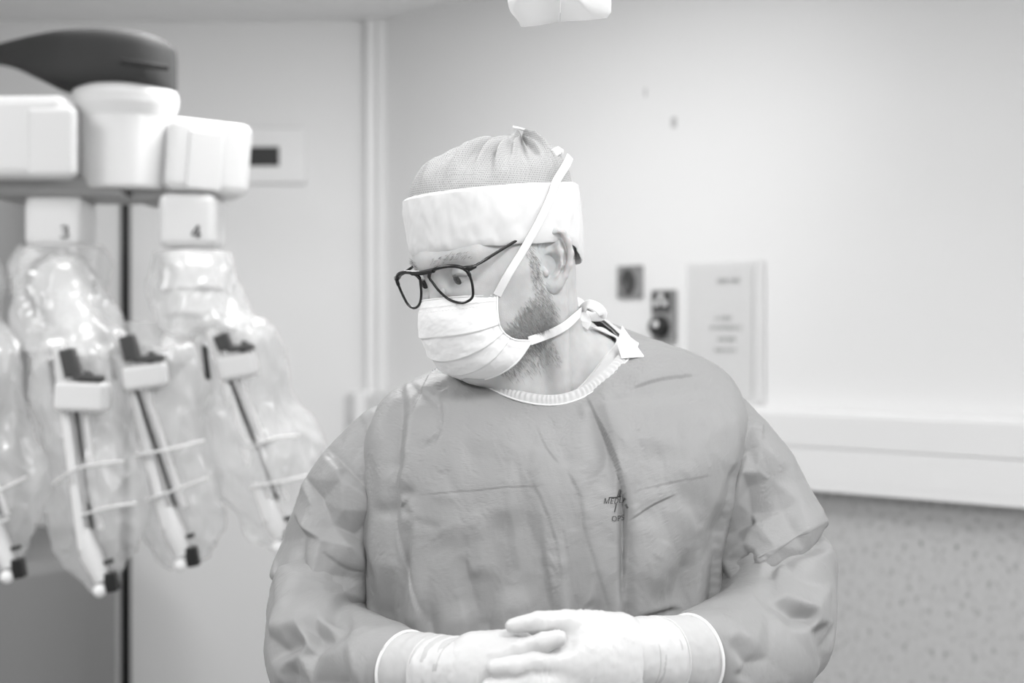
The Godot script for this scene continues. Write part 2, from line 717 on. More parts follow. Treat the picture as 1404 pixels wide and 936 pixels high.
func wall_fittings() -> void:
	var b := wall_basis()
	# horizontal service trunking
	var t := thing("wall_trunking", "long white plastic cable trunking running along the wall above the speckled panel", "trunking", on_wall(1.9, 1.21))
	var mb := Mb.new()
	mb.rbox(on_wall(1.87, 1.300, 0.03), Vector3(3.88, 0.16, 0.06), 0.006, b)
	mb.rbox(on_wall(1.87, 1.2085, 0.064), Vector3(3.88, 0.024, 0.006), 0.002, b)
	part(t, "body", mb, M.trunking_plastic)
	mb = Mb.new()
	mb.rbox(on_wall(1.87, 1.333, 0.063), Vector3(3.88, 0.075, 0.008), 0.003, b)
	part(t, "cover", mb, M.trunking_plastic)
	mb = Mb.new()
	mb.rbox(on_wall(1.87, 1.255, 0.063), Vector3(3.88, 0.078, 0.008), 0.002, b)
	part(t, "cover", mb, M.trunking_plastic)
	# upright trunking in the corner
	t = thing("corner_trunking", "white upright cable trunking climbing the corner of the room to the ceiling", "trunking", Vector3(WA.x, 1.38, WA.z))
	mb = Mb.new()
	mb.rbox(Vector3(WA.x - 0.012, 1.94, WA.z + 0.02), Vector3(0.026, 1.12, 0.05), 0.004)
	part(t, "body", mb, M.trunking_plastic)
	mb = Mb.new()
	mb.rbox(on_wall(0.035, 1.94, 0.016), Vector3(0.038, 1.12, 0.03), 0.006, b)
	part(t, "cover", mb, M.trunking_plastic)
	# end box of the trunking, round the corner
	mb = Mb.new()
	mb.rbox(Vector3(WA.x - 0.03, 1.295, WA.z + 0.035), Vector3(0.06, 0.18, 0.07), 0.006)
	part(t, "end_box", mb, M.trunking_plastic)
	# display panel on the back wall
	var d := 4.63
	t = thing("wall_panel", "flat white control panel with a small dark display on the back wall", "control panel", px(376, 252, d))
	mb = Mb.new()
	mb.rbox(px(362, 213, d), Vector3(116, 77, 0) * d / FOC + Vector3(0, 0, 0.02), 0.006)
	part(t, "plate", mb, M.white_paint)
	mb = Mb.new()
	mb.rbox(px(346, 215, d) + Vector3(0, 0, 0.011), Vector3(75, 26, 0) * d / FOC + Vector3(0, 0, 0.008), 0.002)
	part(t, "display", mb, M.black_plastic, "small dark display window")
	mb = Mb.new()
	mb.rbox(px(337, 242, d) + Vector3(0, 0, 0.011), Vector3(5, 5, 0) * d / FOC + Vector3(0, 0, 0.005), 0.002)
	part(t, "button", mb, M.plate_grey)
	# gas outlet
	var h := wall_hit(866, 386)
	var c := on_wall(h.x, h.y, 0.006)
	t = thing("socket_plate", "square grey wall plate with a dark oval socket", "socket", c)
	mb = Mb.new()
	mb.rbox(c, Vector3(0.082, 0.083, 0.012), 0.004, b)
	part(t, "plate", mb, M.plate_grey)
	mb = Mb.new()
	var pts := PackedVector3Array()
	for j in 5:
		var rr: float = [1.0, 1.0, 0.8, 0.75, 0.0][j]
		var zz: float = [0.006, 0.012, 0.013, 0.008, 0.007][j]
		for i in 28:
			var an := TAU * i / 28
			pts.append(c + b * Vector3(sin(an) * 0.024 * rr * (1.0 - 0.18 * absf(cos(an))), cos(an) * 0.033 * rr, zz))
	mb.grid(pts, 28, 5, true, true)
	part(t, "socket", mb, M.plate_dark, "dark oval socket")
	for s in [-1, 1]:
		mb = Mb.new()
		mb.lathe(c + b * Vector3(0.033 * s, 0.033 * s, 0.006), b.z, [[0.004, 0.0], [0.004, 0.002], [0.0, 0.002]], 10)
		part(t, "screw", mb, M.metal_rod)
	# knob plate
	h = wall_hit(914, 432)
	c = on_wall(h.x, h.y, 0.01)
	t = thing("switch_plate", "narrow dark grey wall plate with a round black knob", "switch", c)
	mb = Mb.new()
	mb.rbox(c, Vector3(0.070, 0.128, 0.02), 0.004, b)
	part(t, "plate", mb, M.plate_grey)
	mb = Mb.new()
	mb.rbox(c + b * Vector3(0, 0.034, 0.011), Vector3(0.06, 0.05, 0.006), 0.002, b)
	part(t, "label_panel", mb, M.plate_dark)
	for q in [Vector2(-0.013, 0.03), Vector2(0.013, 0.03), Vector2(0.0, 0.047)]:
		mb = Mb.new()
		mb.rbox(c + b * Vector3(q.x, q.y, 0.015), Vector3(0.014, 0.014, 0.004), 0.001, b)
		part(t, "mark", mb, M.paper)
	mb = Mb.new()
	mb.lathe(c + b * Vector3(0, -0.029, 0.01), b.z, [[0.027, 0.0], [0.027, 0.006], [0.022, 0.008], [0.020, 0.03], [0.016, 0.034], [0.0, 0.034]], 28)
	var kn := part(t, "knob", mb, M.black_plastic, "round black knob")
	mb = Mb.new()
	mb.ball(c + b * Vector3(0.007, -0.024, 0.042), Vector3.ONE * 0.009, 8)
	part(kn, "indicator", mb, M.white_paint)
	# printed notice in a clear sleeve
	var p0 := wall_hit(950, 366)
	var p1 := wall_hit(1033, 545)
	c = on_wall((p0.x + p1.x) * 0.5, (p0.y + p1.y) * 0.5, 0.003)
	t = thing("notice", "white printed paper notice in a clear sleeve taped to the wall", "notice", c)
	mb = Mb.new()
	mb.rbox(c, Vector3(p1.x - p0.x, p0.y - p1.y, 0.002), 0.0005, b)
	part(t, "sheet", mb, M.paper)
	mb = Mb.new()
	mb.rbox(c + b * Vector3(0.008, 0.0, 0.004), Vector3(p1.x - p0.x + 0.045, p0.y - p1.y + 0.02, 0.001), 0.0004, b)
	part(t, "sleeve", mb, M.clear_sleeve)
	mb = Mb.new()
	mb.rbox(c + b * Vector3((p1.x - p0.x) * 0.5 + 0.02, 0.0, 0.002), Vector3(0.03, p0.y - p1.y + 0.02, 0.002), 0.0004, b)
	part(t, "sleeve_edge", mb, M.white_paint)
	for l in [[1002, 385, 36, 6], [995, 436, 26, 5], [996, 449, 46, 5], [998, 465, 26, 5], [997, 480, 34, 5]]:
		var hh := wall_hit(l[0], l[1])
		var x: float = -0.5 * l[2] * 0.0019
		mb = Mb.new()
		var rng := RandomNumberGenerator.new()
		rng.seed = int(l[1])
		while x < 0.5 * l[2] * 0.0019:
			var w := rng.randf_range(0.004, 0.008)
			mb.rbox(on_wall(hh.x + x, hh.y, 0.0045), Vector3(w, l[3] * 0.0019, 0.0008), 0.0002, b)
			x += w + (0.006 if rng.randf() < 0.2 else 0.002)
		part(t, "print_line", mb, M.print)
	for q in [[885, 127, 0.006, 0.022], [924, 168, 0.016, 0.026]]:
		var hh := wall_hit(q[0], q[1])
		mb = Mb.new()
		mb.rbox(on_wall(hh.x, hh.y, 0.001), Vector3(q[2], q[3], 0.002), 0.001, b)
		var o := struct("trim_%d" % (3 if q[0] == 885 else 4), mb, M.scuff)

func surgical_lamp() -> void:
	# hangs over the surgeon; only the sterile cover of its handle reaches into the picture
	var tip := px(768, 20, 1.62)
	var ax := Vector3(-0.05, -0.93, 0.0).normalized()
	var base := tip - ax * 0.20
	var t := thing("surgical_lamp", "round surgical ceiling lamp with a white sterile cover on its handle", "surgical lamp", Vector3(base.x, CEIL, base.z))
	var dome := base - ax * 0.03
	var mb := Mb.new()
	mb.lathe(dome, -ax, [[0.0, 0.0], [0.27, 0.0], [0.30, 0.02], [0.29, 0.06], [0.20, 0.11], [0.08, 0.13], [0.0, 0.13]], 40)
	part(t, "lamp_head", mb, M.robot_white)
	mb = Mb.new()
	mb.tube(PackedVector3Array([dome - ax * 0.1, Vector3(base.x, CEIL - 0.12, base.z)]), [0.03], 14)
	part(t, "stem", mb, M.robot_white)
	mb = Mb.new()
	mb.lathe(Vector3(base.x, CEIL, base.z), Vector3.DOWN, [[0.0, 0.0], [0.10, 0.0], [0.10, 0.05], [0.04, 0.12], [0.0, 0.12]], 28)
	part(t, "ceiling_mount", mb, M.robot_white)
	mb = Mb.new()
	mb.lathe(dome, ax, [[0.26, 0.0], [0.26, 0.004], [0.06, 0.006], [0.0, 0.006]], 40)
	part(t, "lamp_lens", mb, M.lamp_glow)
	var al := AreaLight3D.new()
	al.name = "lamp_light"
	t.add_child(al)
	al.position = dome + ax * 0.012 - t.position
	al.basis = Basis.looking_at(ax, Vector3.FORWARD)
	al.area_size = Vector2(0.42, 0.42)
	al.light_energy = 0.1
	al.area_range = 8.0
	al.area_attenuation = 2.0
	al.shadow_enabled = true
	# sterile cover: a pleated cup with a spread, slightly crumpled flange
	mb = Mb.new()
	var pts := PackedVector3Array()
	var prof := [[0.022, 0.0], [0.024, 0.05], [0.027, 0.10], [0.034, 0.13], [0.048, 0.155], [0.054, 0.175], [0.052, 0.19], [0.047, 0.196], [0.03, 0.197], [0.001, 0.196]]
	for j in prof.size():
		for i in 64:
			var an := TAU * i / 64
			var r: float = prof[j][0] * (1.0 + 0.07 * sin(an * 5.0 + j) * smoothstep(0.05, 0.15, prof[j][1]))
			var dn: float = prof[j][1] + 0.012 * sin(an * 2.0 + 0.6) * smoothstep(0.1, 0.19, prof[j][1])
			pts.append(base + ax * dn + Vector3(cos(an) * r, 0, sin(an) * r))
	mb.grid(pts, 64, prof.size(), true)
	part(t, "handle_cover", mb, M.cover_film, "white plastic sterile handle cover")
	# a second head of the lamp, turned to the wall
	var b2 := Vector3(0.62, 2.12, -1.75)
	var to := (Vector3(-0.75, 2.2, -4.64) - b2).normalized()
	mb = Mb.new()
	mb.lathe(b2, -to, [[0.0, 0.0], [0.17, 0.0], [0.19, 0.02], [0.18, 0.05], [0.12, 0.09], [0.0, 0.10]], 36)
	part(t, "second_head", mb, M.robot_white)
	mb = Mb.new()
	mb.lathe(b2, to, [[0.15, 0.0], [0.15, 0.004], [0.0, 0.004]], 36)
	part(t, "lens", mb, M.lamp_glow)
	mb = Mb.new()
	mb.tube(PackedVector3Array([b2 - to * 0.08, Vector3(b2.x, 2.36, b2.z + 0.12), Vector3(base.x, 2.42, base.z)]), [0.022], 12)
	part(t, "arm", mb, M.robot_white)
	var sp := SpotLight3D.new()
	sp.name = "beam"
	t.add_child(sp)
	sp.position = b2 + to * 0.02 - t.position
	sp.basis = Basis.looking_at(to, Vector3.UP)
	sp.spot_angle = 38.0
	sp.spot_angle_attenuation = 1.0
	sp.spot_range = 10.0
	sp.spot_attenuation = 2.0
	sp.light_size = 0.12
	sp.light_energy = 1.6
	sp.shadow_enabled = true
# ---------------------------------------------------------------- the draped surgical robot
func bar(mb: Mb, a: Vector3, b: Vector3, w: float, d: float, r := 0.004) -> void:
	var y := (b - a).normalized()
	var x := y.cross(Vector3.BACK).normalized()
	mb.rbox((a + b) * 0.5, Vector3(w, a.distance_to(b), d), r, Basis(x, y, x.cross(y)))

func robot() -> void:
	var D := 2.9
	var s := D / FOC
	var t := thing("surgical_robot", "white surgical robot with a dark boom and four hanging instrument arms", "robot", Vector3(-1.5, 0, -4.05))
	# dark boom: rounded end over the hub, tapering back to the column
	var mb := Mb.new()
	var rows := []
	for q in [[-190, 70, 100, 3.95, 0.07], [-110, 78, 92, 3.75, 0.06], [-50, 78, 84, 3.5, 0.055], [0, 69, 86, 3.25, 0.07], [46, 58.5, 105, 3.02, 0.085], [92, 50, 125, 2.92, 0.095], [150, 47, 127, 2.9, 0.102], [200, 51, 129, 2.9, 0.10], [226, 58, 130, 2.9, 0.075], [238, 66, 130, 2.9, 0.035], [240, 72, 128, 2.9, 0.006]]:
		var a := px(q[0], q[1], q[3])
		var b := px(q[0], q[2], q[3])
		rows.append([(a + b) * 0.5, (a - b) * 0.5, Vector3(0, 0, q[4])])
	var pts := loft(rows, 48, 60, 0.45)
	mb.grid(pts, 48, 60, true)
	mb.cap(pts.slice(59 * 48, 60 * 48), true)
	var boom := part(t, "boom", mb, M.robot_dark, "dark grey boom arm")
	mb = Mb.new()
	bar(mb, px(165, 84, 2.795), px(232, 94, 2.815), 0.010, 0.006, 0.002)
	part(boom, "groove_strip", mb, M.black_plastic)
	# column and foot, out of the picture to the left
	mb = Mb.new()
	mb.lathe(Vector3(-1.36, 0.95, -3.95), Vector3.UP, [[0.0, 0.0], [0.13, 0.0], [0.11, 0.06], [0.11, 0.95], [0.09, 0.99], [0.0, 0.99]], 40)
	mb.lathe(Vector3(-1.66, 0.95, -3.95), Vector3.UP, [[0.0, 0.0], [0.08, 0.0], [0.07, 0.06], [0.07, 1.38], [0.05, 1.40], [0.0, 1.40]], 32)
	part(t, "column", mb, M.cart_grey)
	mb = Mb.new()
	mb.lathe(Vector3(-1.57, 0.16, -4.08), Vector3.UP, [[0.0, 0.0], [0.48, 0.0], [0.50, 0.03], [0.50, 0.80], [0.48, 0.83], [0.0, 0.85]], 96)
	part(t, "cart_body", mb, M.cart_grey, "rounded grey cart body")
	mb = Mb.new()
	mb.rbox(Vector3(-1.57, 0.12, -4.08), Vector3(0.86, 0.10, 0.86), 0.04)
	var foot := part(t, "base", mb, M.robot_grey)
	for q in [Vector2(-1, -1), Vector2(1, -1), Vector2(-1, 1), Vector2(1, 1)]:
		mb = Mb.new()
		mb.lathe(Vector3(-1.57 + q.x * 0.34, 0.05, -4.08 + q.y * 0.34), Vector3.RIGHT, [[0.0, -0.02], [0.05, -0.02], [0.05, 0.02], [0.0, 0.02]], 24)
		part(foot, "wheel", mb, M.black_plastic)
	# hub under the boom
	mb = Mb.new()
	var hub := px(172, 262, D)
	mb.lathe(hub, Vector3.UP, [[0.0, 0.0], [0.084, 0.0], [0.088, 0.006], [0.088, 0.135], [0.098, 0.158], [0.100, 0.175], [0.096, 0.186], [0.088, 0.192], [0.0, 0.192]], 64)
	part(t, "hub", mb, M.robot_white)
	# wings that carry the arms
	mb = Mb.new()
	mb.rbox(px(30, 195, 2.86), Vector3(165 * s, 108 * s, 0.19), 0.02, Basis(Vector3.UP, -0.05))
	var wing := part(t, "wing", mb, M.robot_white)
	mb = Mb.new()
	mb.rbox(px(72, 195, 2.772), Vector3(64 * s, 92 * s, 0.03), 0.012, Basis(Vector3.UP, -0.05))
	part(wing, "front_cover", mb, M.robot_white)
	mb = Mb.new()
	mb.rbox(px(280, 220, 2.92), Vector3(112 * s, 98 * s, 0.15), 0.018, Basis(Vector3.UP, 0.35) * Basis(Vector3.BACK, -0.07))
	wing = part(t, "wing", mb, M.robot_white)
	mb = Mb.new()
	mb.rbox(px(281, 220, 2.846), Vector3(46 * s, 80 * s, 0.012), 0.005, Basis(Vector3.UP, 0.35) * Basis(Vector3.BACK, -0.07))
	part(wing, "front_cover", mb, M.robot_white)
	mb = Mb.new()
	mb.rbox(px(90, 262, 2.93), Vector3(190 * s, 26 * s, 0.2), 0.012)
	part(t, "underside", mb, M.robot_grey)
	mb = Mb.new()
	mb.rbox(px(240, 268, 2.95), Vector3(100 * s, 26 * s, 0.16), 0.012)
	part(t, "underside", mb, M.robot_grey)
	# arms 3 and 4 (numbered) and a first one at the edge of the picture
	for q in [[84, "3", 0.0], [264, "4", 1.0], [-96, "2", 0.0]]:
		var x: float = q[0]
		mb = Mb.new()
		mb.rbox(px(x, 305, 2.9), Vector3(78 * s, 74 * s, 0.12), 0.018)
		var arm := part(t, "arm", mb, M.robot_white)
		if x > 0:
			var tm := TextMesh.new()
			var f := SystemFont.new()
			f.font_names = PackedStringArray(["Droid Sans"])
			tm.font = f
			tm.text = q[1]
			tm.font_size = 64
			tm.pixel_size = 0.00052
			tm.depth = 0.002
			tm.material = M.robot_dark
			var num := MeshInstance3D.new()
			num.name = "numeral"
			num.mesh = tm
			num.position = px(x + 5, 318, 2.8385)
			arm.add_child(num, true)
		if q[2] == 0.0:
			# elbow: a round housing with a cone that slants forward
			mb = Mb.new()
			mb.lathe(px(x, 392, 2.98), Vector3(0.05, 0.1, 1.0), [[0.0, 0.0], [0.07, 0.0], [0.075, 0.02], [0.075, 0.10], [0.066, 0.112], [0.055, 0.116], [0.0, 0.118]], 44)
			part(arm, "joint_housing", mb, M.robot_white)
			mb = Mb.new()
			mb.lathe(px(x, 390, 2.862), Vector3(0.05, 0.1, 1.0), [[0.062, 0.0], [0.068, 0.004], [0.062, 0.008], [0.058, 0.004], [0.062, 0.0]], 44)
			part(arm, "joint_ring", mb, M.robot_grey)
			mb = Mb.new()
			mb.tube(PackedVector3Array([px(x + 4, 395, 2.87), px(x + 22, 440, 2.80), px(x + 26, 480, 2.76), px(x + 10, 520, 2.74)]), [0.05, 0.042, 0.034, 0.02], 24)
			part(arm, "forearm", mb, M.robot_white)
		else:
			mb = Mb.new()
			mb.lathe(px(x, 345, 2.9), Vector3(0.03, -1, 0.06), [[0.0, 0.0], [0.055, 0.0], [0.06, 0.012], [0.06, 0.072], [0.055, 0.074], [0.055, 0.079], [0.06, 0.081], [0.061, 0.118], [0.052, 0.125], [0.0, 0.125]], 44)
			part(arm, "joint_housing", mb, M.robot_white)
			mb = Mb.new()
			mb.lathe(px(x + 1, 345, 2.9) + Vector3(0.002, -0.0745, 0.004), Vector3(0.03, -1, 0.06), [[0.057, 0.0], [0.0585, 0.001], [0.0585, 0.004], [0.057, 0.005], [0.057, 0.0]], 44)
			part(arm, "joint_ring", mb, M.robot_grey)
			mb = Mb.new()
			mb.tube(PackedVector3Array([px(x - 2, 430, 2.9), px(x - 14, 470, 2.86), px(x - 40, 505, 2.84), px(x - 60, 530, 2.82)]), [0.046, 0.036, 0.026, 0.018], 24)
			part(arm, "forearm", mb, M.robot_white)
	# instrument carriages: head clip, lever, rail, rod, tip block, cap, knob
	var n := 0
	for q in [
		[Vector2(113, 543), Vector2(84, 474), Vector2(128, 765), Vector2(152, 797), 2.70, 70, 42, -2.0],
		[Vector2(200, 516), Vector2(166, 456), Vector2(243, 735), Vector2(263, 762), 2.76, 58, 34, 8.0],
		[Vector2(327, 502), Vector2(294, 454), Vector2(382, 725), Vector2(397, 738), 2.82, 50, 34, 10.0],
		[Vector2(-48, 530), Vector2(-76, 470), Vector2(0, 745), Vector2(25, 778), 2.66, 66, 40, 0.0]]:
		var d: float = q[4] - 0.06     # the sterile adapters sit outside the film
		var k := d / FOC
		var clip: Vector2 = q[0]
		var lev: Vector2 = q[1]
		var low: Vector2 = q[2]
		var tip: Vector2 = q[3]
		var tilt := Basis(Vector3.BACK, deg_to_rad(q[7]))
		mb = Mb.new()
		mb.rbox(px(clip.x, clip.y, d), Vector3(q[5] * k, q[6] * k, 0.05), 0.01, tilt)
		var car := part(t, "instrument_carriage", mb, M.robot_white)
		mb = Mb.new()
		var up := px(lev.x + 8, lev.y + 4, d - 0.01)
		var kn := px(lev.x + 17, clip.y - q[6] * 0.5 - 6, d - 0.01)
		bar(mb, up, kn, 20 * k, 0.03, 0.004)
		bar(mb, kn, px(clip.x + q[5] * 0.42, clip.y - q[6] * 0.5 - 4 - q[7] * 0.6, d - 0.01), 9 * k, 0.03, 0.004)
		bar(mb, px(clip.x + 4, clip.y - q[6] * 0.5 - 2, d - 0.01), px(clip.x + 10, clip.y - q[6] * 0.5 - 14 - q[7] * 0.4, d - 0.01), 9 * k, 0.02, 0.003)
		part(car, "lever", mb, M.lever_grey, "dark release lever")
		mb = Mb.new()
		bar(mb, px(lev.x - 4, lev.y - 2, d + 0.02), px(low.x - 12, low.y - 10, d + 0.0), 13 * k, 0.03, 0.004)
		part(car, "rail", mb, M.robot_white)
		mb = Mb.new()
		bar(mb, px(lev.x - 14, lev.y + 20, d + 0.03), px(lev.x - 8, lev.y + 66, d + 0.03), 6 * k, 0.02, 0.002)
		part(car, "rail_slot", mb, M.robot_dark)
		mb = Mb.new()
		mb.tube(PackedVector3Array([px(lev.x + 20, clip.y + q[6] * 0.4, d), px(low.x - 2, low.y - 40, d)]), [2.6 * k], 10)
		part(car, "rod", mb, M.robot_dark, "thin dark instrument shaft")
		mb = Mb.new()
		mb.tube(PackedVector3Array([px(lev.x + 32, clip.y + q[6] * 0.4, d), px(low.x + 10, low.y - 40, d)]), [3.5 * k], 10)
		part(car, "shaft", mb, M.robot_white)
		mb = Mb.new()
		mb.tube(PackedVector3Array([px(low.x - 14, low.y - 40, d), px(low.x - 4, low.y - 5, d), px(tip.x - 12, tip.y - 2, d)]), [9 * k, 15 * k, 11 * k], 16)
		part(car, "tip_block", mb, M.robot_white)
		mb = Mb.new()
		bar(mb, px(tip.x - 2, tip.y - 13, d), px(tip.x + 3, tip.y + 14, d), 17 * k, 0.024, 0.004)
		part(car, "tip_cap", mb, M.black_plastic, "black end cap")
		mb = Mb.new()
		mb.ball(px(tip.x - 16, tip.y + 13, d - 0.01), Vector3.ONE * 9 * k, 8)
		part(car, "tip_knob", mb, M.film_band)
		mb = Mb.new()
		bar(mb, px(tip.x - 14, tip.y - 24, d), px(tip.x + 3, tip.y - 29, d), 6 * k, 0.01, 0.002)
		part(car, "tip_clip", mb, M.robot_dark)
		# the film drape of this arm
		drape(n, clip, lev, low, tip, d + 0.06)
		n += 1

func drape(n: int, clip: Vector2, lev: Vector2, low: Vector2, tip: Vector2, d: float) -> void:
	var lab: String = ["clear plastic drape with two white bands round the arm under the numeral three", "clear plastic drape round the arm between the numerals three and four", "clear plastic drape round the arm under the numeral four, beside the surgeon", "clear plastic drape on the outermost arm, cut off by the frame"][n]
	var k := d / FOC
	var t := thing("plastic_drape", lab, "drape", px(tip.x, tip.y, d), "film drapes on the robot arms")
	var topx: float = [84.0, 180.0, 264.0, -70.0][n]
	var topy: float = [338.0, 440.0, 346.0, 340.0][n]
	var rows := []
	var wide: Array = [[54, 62, 66, 60, 66, 68, 52, 30, 12], [40, 46, 50, 56, 62, 60, 50, 30, 12], [50, 56, 54, 52, 62, 70, 64, 44, 14], [54, 62, 66, 72, 76, 68, 50, 32, 14]][n]
	var mid := [Vector2(topx, topy), Vector2(topx, topy + 50), Vector2(lerpf(topx, clip.x, 0.5), lerpf(topy, clip.y, 0.62)), Vector2(clip.x + 2, clip.y - 40), Vector2(clip.x + 8, clip.y + 40), clip.lerp(low, 0.5) + Vector2(12, 0), clip.lerp(low, 0.8) + Vector2(8, 0), low + Vector2(2, 8), tip + Vector2(-8, 12)]
	for i in mid.size():
		var dd := lerpf(2.88, d, smoothstep(0.0, 3.0, i))
		var p := px(mid[i].x, mid[i].y, dd)
		rows.append([p, Vector3(wide[i] * 1.1 * k, 0, 0), Vector3(0, 0, wide[i] * k * (0.95 if i < 3 else 0.62))])
	var nu := 90
	var nv := 130
	var pts := loft(rows, nu, nv)
	var nrm := grid_normals(pts, nu, nv, true)
	var f := FastNoiseLite.new()
	f.seed = 40 + n
	f.frequency = 1.0
	f.fractal_octaves = 1
	var f2 := FastNoiseLite.new()
	f2.seed = 80 + n
	f2.frequency = 1.0
	f2.noise_type = FastNoiseLite.TYPE_SIMPLEX
	f2.fractal_type = FastNoiseLite.FRACTAL_RIDGED
	f2.fractal_octaves = 2
	for i in pts.size():
		var p := pts[i]
		var e := clampf(float(i / nu) / 8.0, 0.2, 1.0)
		pts[i] -= nrm[i] * e * (0.022 * f.get_noise_3d(p.x * 9.0, p.y * 4.0, p.z * 9.0) + 0.010 * f2.get_noise_3d(p.x * 14.0, p.y * 7.0 + p.x * 6.0, p.z * 14.0))
	var mb := Mb.new()
	mb.grid(pts, nu, nv, true)
	part(t, "film", mb, M.clear_film)
	# white adhesive bands round the film
	var bands: Array = [[[75, 662, 112, 640, 170, 632], [108, 708, 145, 696, 186, 690]], [[166, 626, 220, 618, 280, 604], [186, 690, 230, 675, 284, 655]], [[352, 610, 380, 600, 408, 597], [345, 668, 385, 660, 420, 652]], [[-40, 690, 0, 672, 36, 654], [-40, 730, -10, 720, 10, 712]]][n]
	for b in bands:
		mb = Mb.new()
		var pth := smooth_path([px(b[0], b[1], d - 0.065), px(b[2], b[3], d - 0.085), px(b[4], b[5], d - 0.07)], 8)
		mb.tube(pth, [4.5 * k], 10, false, 0.4)
		part(t, "band", mb, M.film_band, "white adhesive band")
# ---------------------------------------------------------------- the surgeon
var HT := Transform3D(Basis(Vector3.UP, deg_to_rad(-50.0)) * Basis(Vector3.RIGHT, deg_to_rad(20.0)) * Basis(Vector3.BACK, deg_to_rad(3.0)) * Basis.from_scale(Vector3.ONE * 0.95), Vector3(-0.008, 1.621, -1.66))
var cloth := []      # points of head and cap in the room
var skull := []      # points of the head's surface, in the head's own axes

func V(x: float, y: float, z: float) -> Vector3:
	return Vector3(x, y, z) * 0.001

func person_materials() -> void:
	var k := grey("skin", 0.80, 0.5)
	k.vertex_color_use_as_albedo = true
	k.heightmap_enabled = true
	k.heightmap_scale = 0.014
	k.heightmap_texture = noise_tex(0.09, 3, [], 5)
	k.uv1_triplanar = true
	k.uv1_scale = Vector3.ONE * 14.0
	k.subsurf_scatter_enabled = true
	k.subsurf_scatter_strength = 0.08
	grey("hair", 0.52, 0.6)
	grey("brow_hair", 0.5, 0.6)
	grey("eye_white", 0.80, 0.2)
	grey("iris", 0.16, 0.15)
	grey("pupil", 0.03, 0.1)
	var g := grey("gown_cloth", 0.595, 0.5, 0.42)
	g.heightmap_enabled = true
	g.heightmap_scale = 0.012
	g.heightmap_texture = noise_tex(0.16, 2, [], 7)
	g.uv1_triplanar = true
	g.uv1_scale = Vector3.ONE * 9.0
	grey("scrub_cloth", 0.84, 0.8)
	grey("collar_cloth", 0.80, 0.7)
	grey("piping", 0.93, 0.6)
	grey("cuff_knit", 0.75, 0.8)
	grey("glove_latex", 0.83, 0.38)
	grey("cap_band", 0.90, 0.8)
	var c := grey("cap_mesh", 1.0, 0.8)
	var im := Image.create(64, 64, false, Image.FORMAT_RGB8)
	im.fill(Color(0.73, 0.73, 0.73))
	for y in 64:
		for x in 64:
			var fx := fposmod(x + (16 if (y / 32) % 2 else 0), 32.0) - 16.0
			var fy := fposmod(y, 32.0) - 16.0
			if fx * fx + fy * fy < 55.0:
				im.set_pixel(x, y, Color(0.50, 0.50, 0.50))
	c.albedo_texture = ImageTexture.create_from_image(im)
	c.uv1_triplanar = true
	c.uv1_scale = Vector3.ONE * 210.0
	grey("mask_cloth", 0.97, 0.75)
	grey("mask_tie", 0.96, 0.7)
	grey("glasses_black", 0.10, 0.2)
	grey("glasses_metal", 0.55, 0.25)
	M.glasses_metal.metallic = 0.8
	var l := grey("lens_glass", 0.95, 0.02)
	l.transparency = BaseMaterial3D.TRANSPARENCY_ALPHA
	l.albedo_color.a = 0.03
	grey("print_ink", 0.27, 0.7)
	grey("trouser_cloth", 0.6, 0.8)
	grey("clog", 0.85, 0.4)

func person() -> void:
	person_materials()
	var who := thing("person", "surgeon in grey gown, cap, mask and glasses, gloved hands clasped, looking down", "person", Vector3(0.04, 0, -1.70))
	head(who)
	cap(who)
	mask(who)
	glasses(who)
	gown(who)
	hands(who)
	legs(who)

func mirror(f: Field, a: Vector3, b: Vector3, r1: float, r2: float, k := 0.012) -> void:
	f.cap(a, b, r1, r2, k)
	f.cap(a * Vector3(-1, 1, 1), b * Vector3(-1, 1, 1), r1, r2, k)

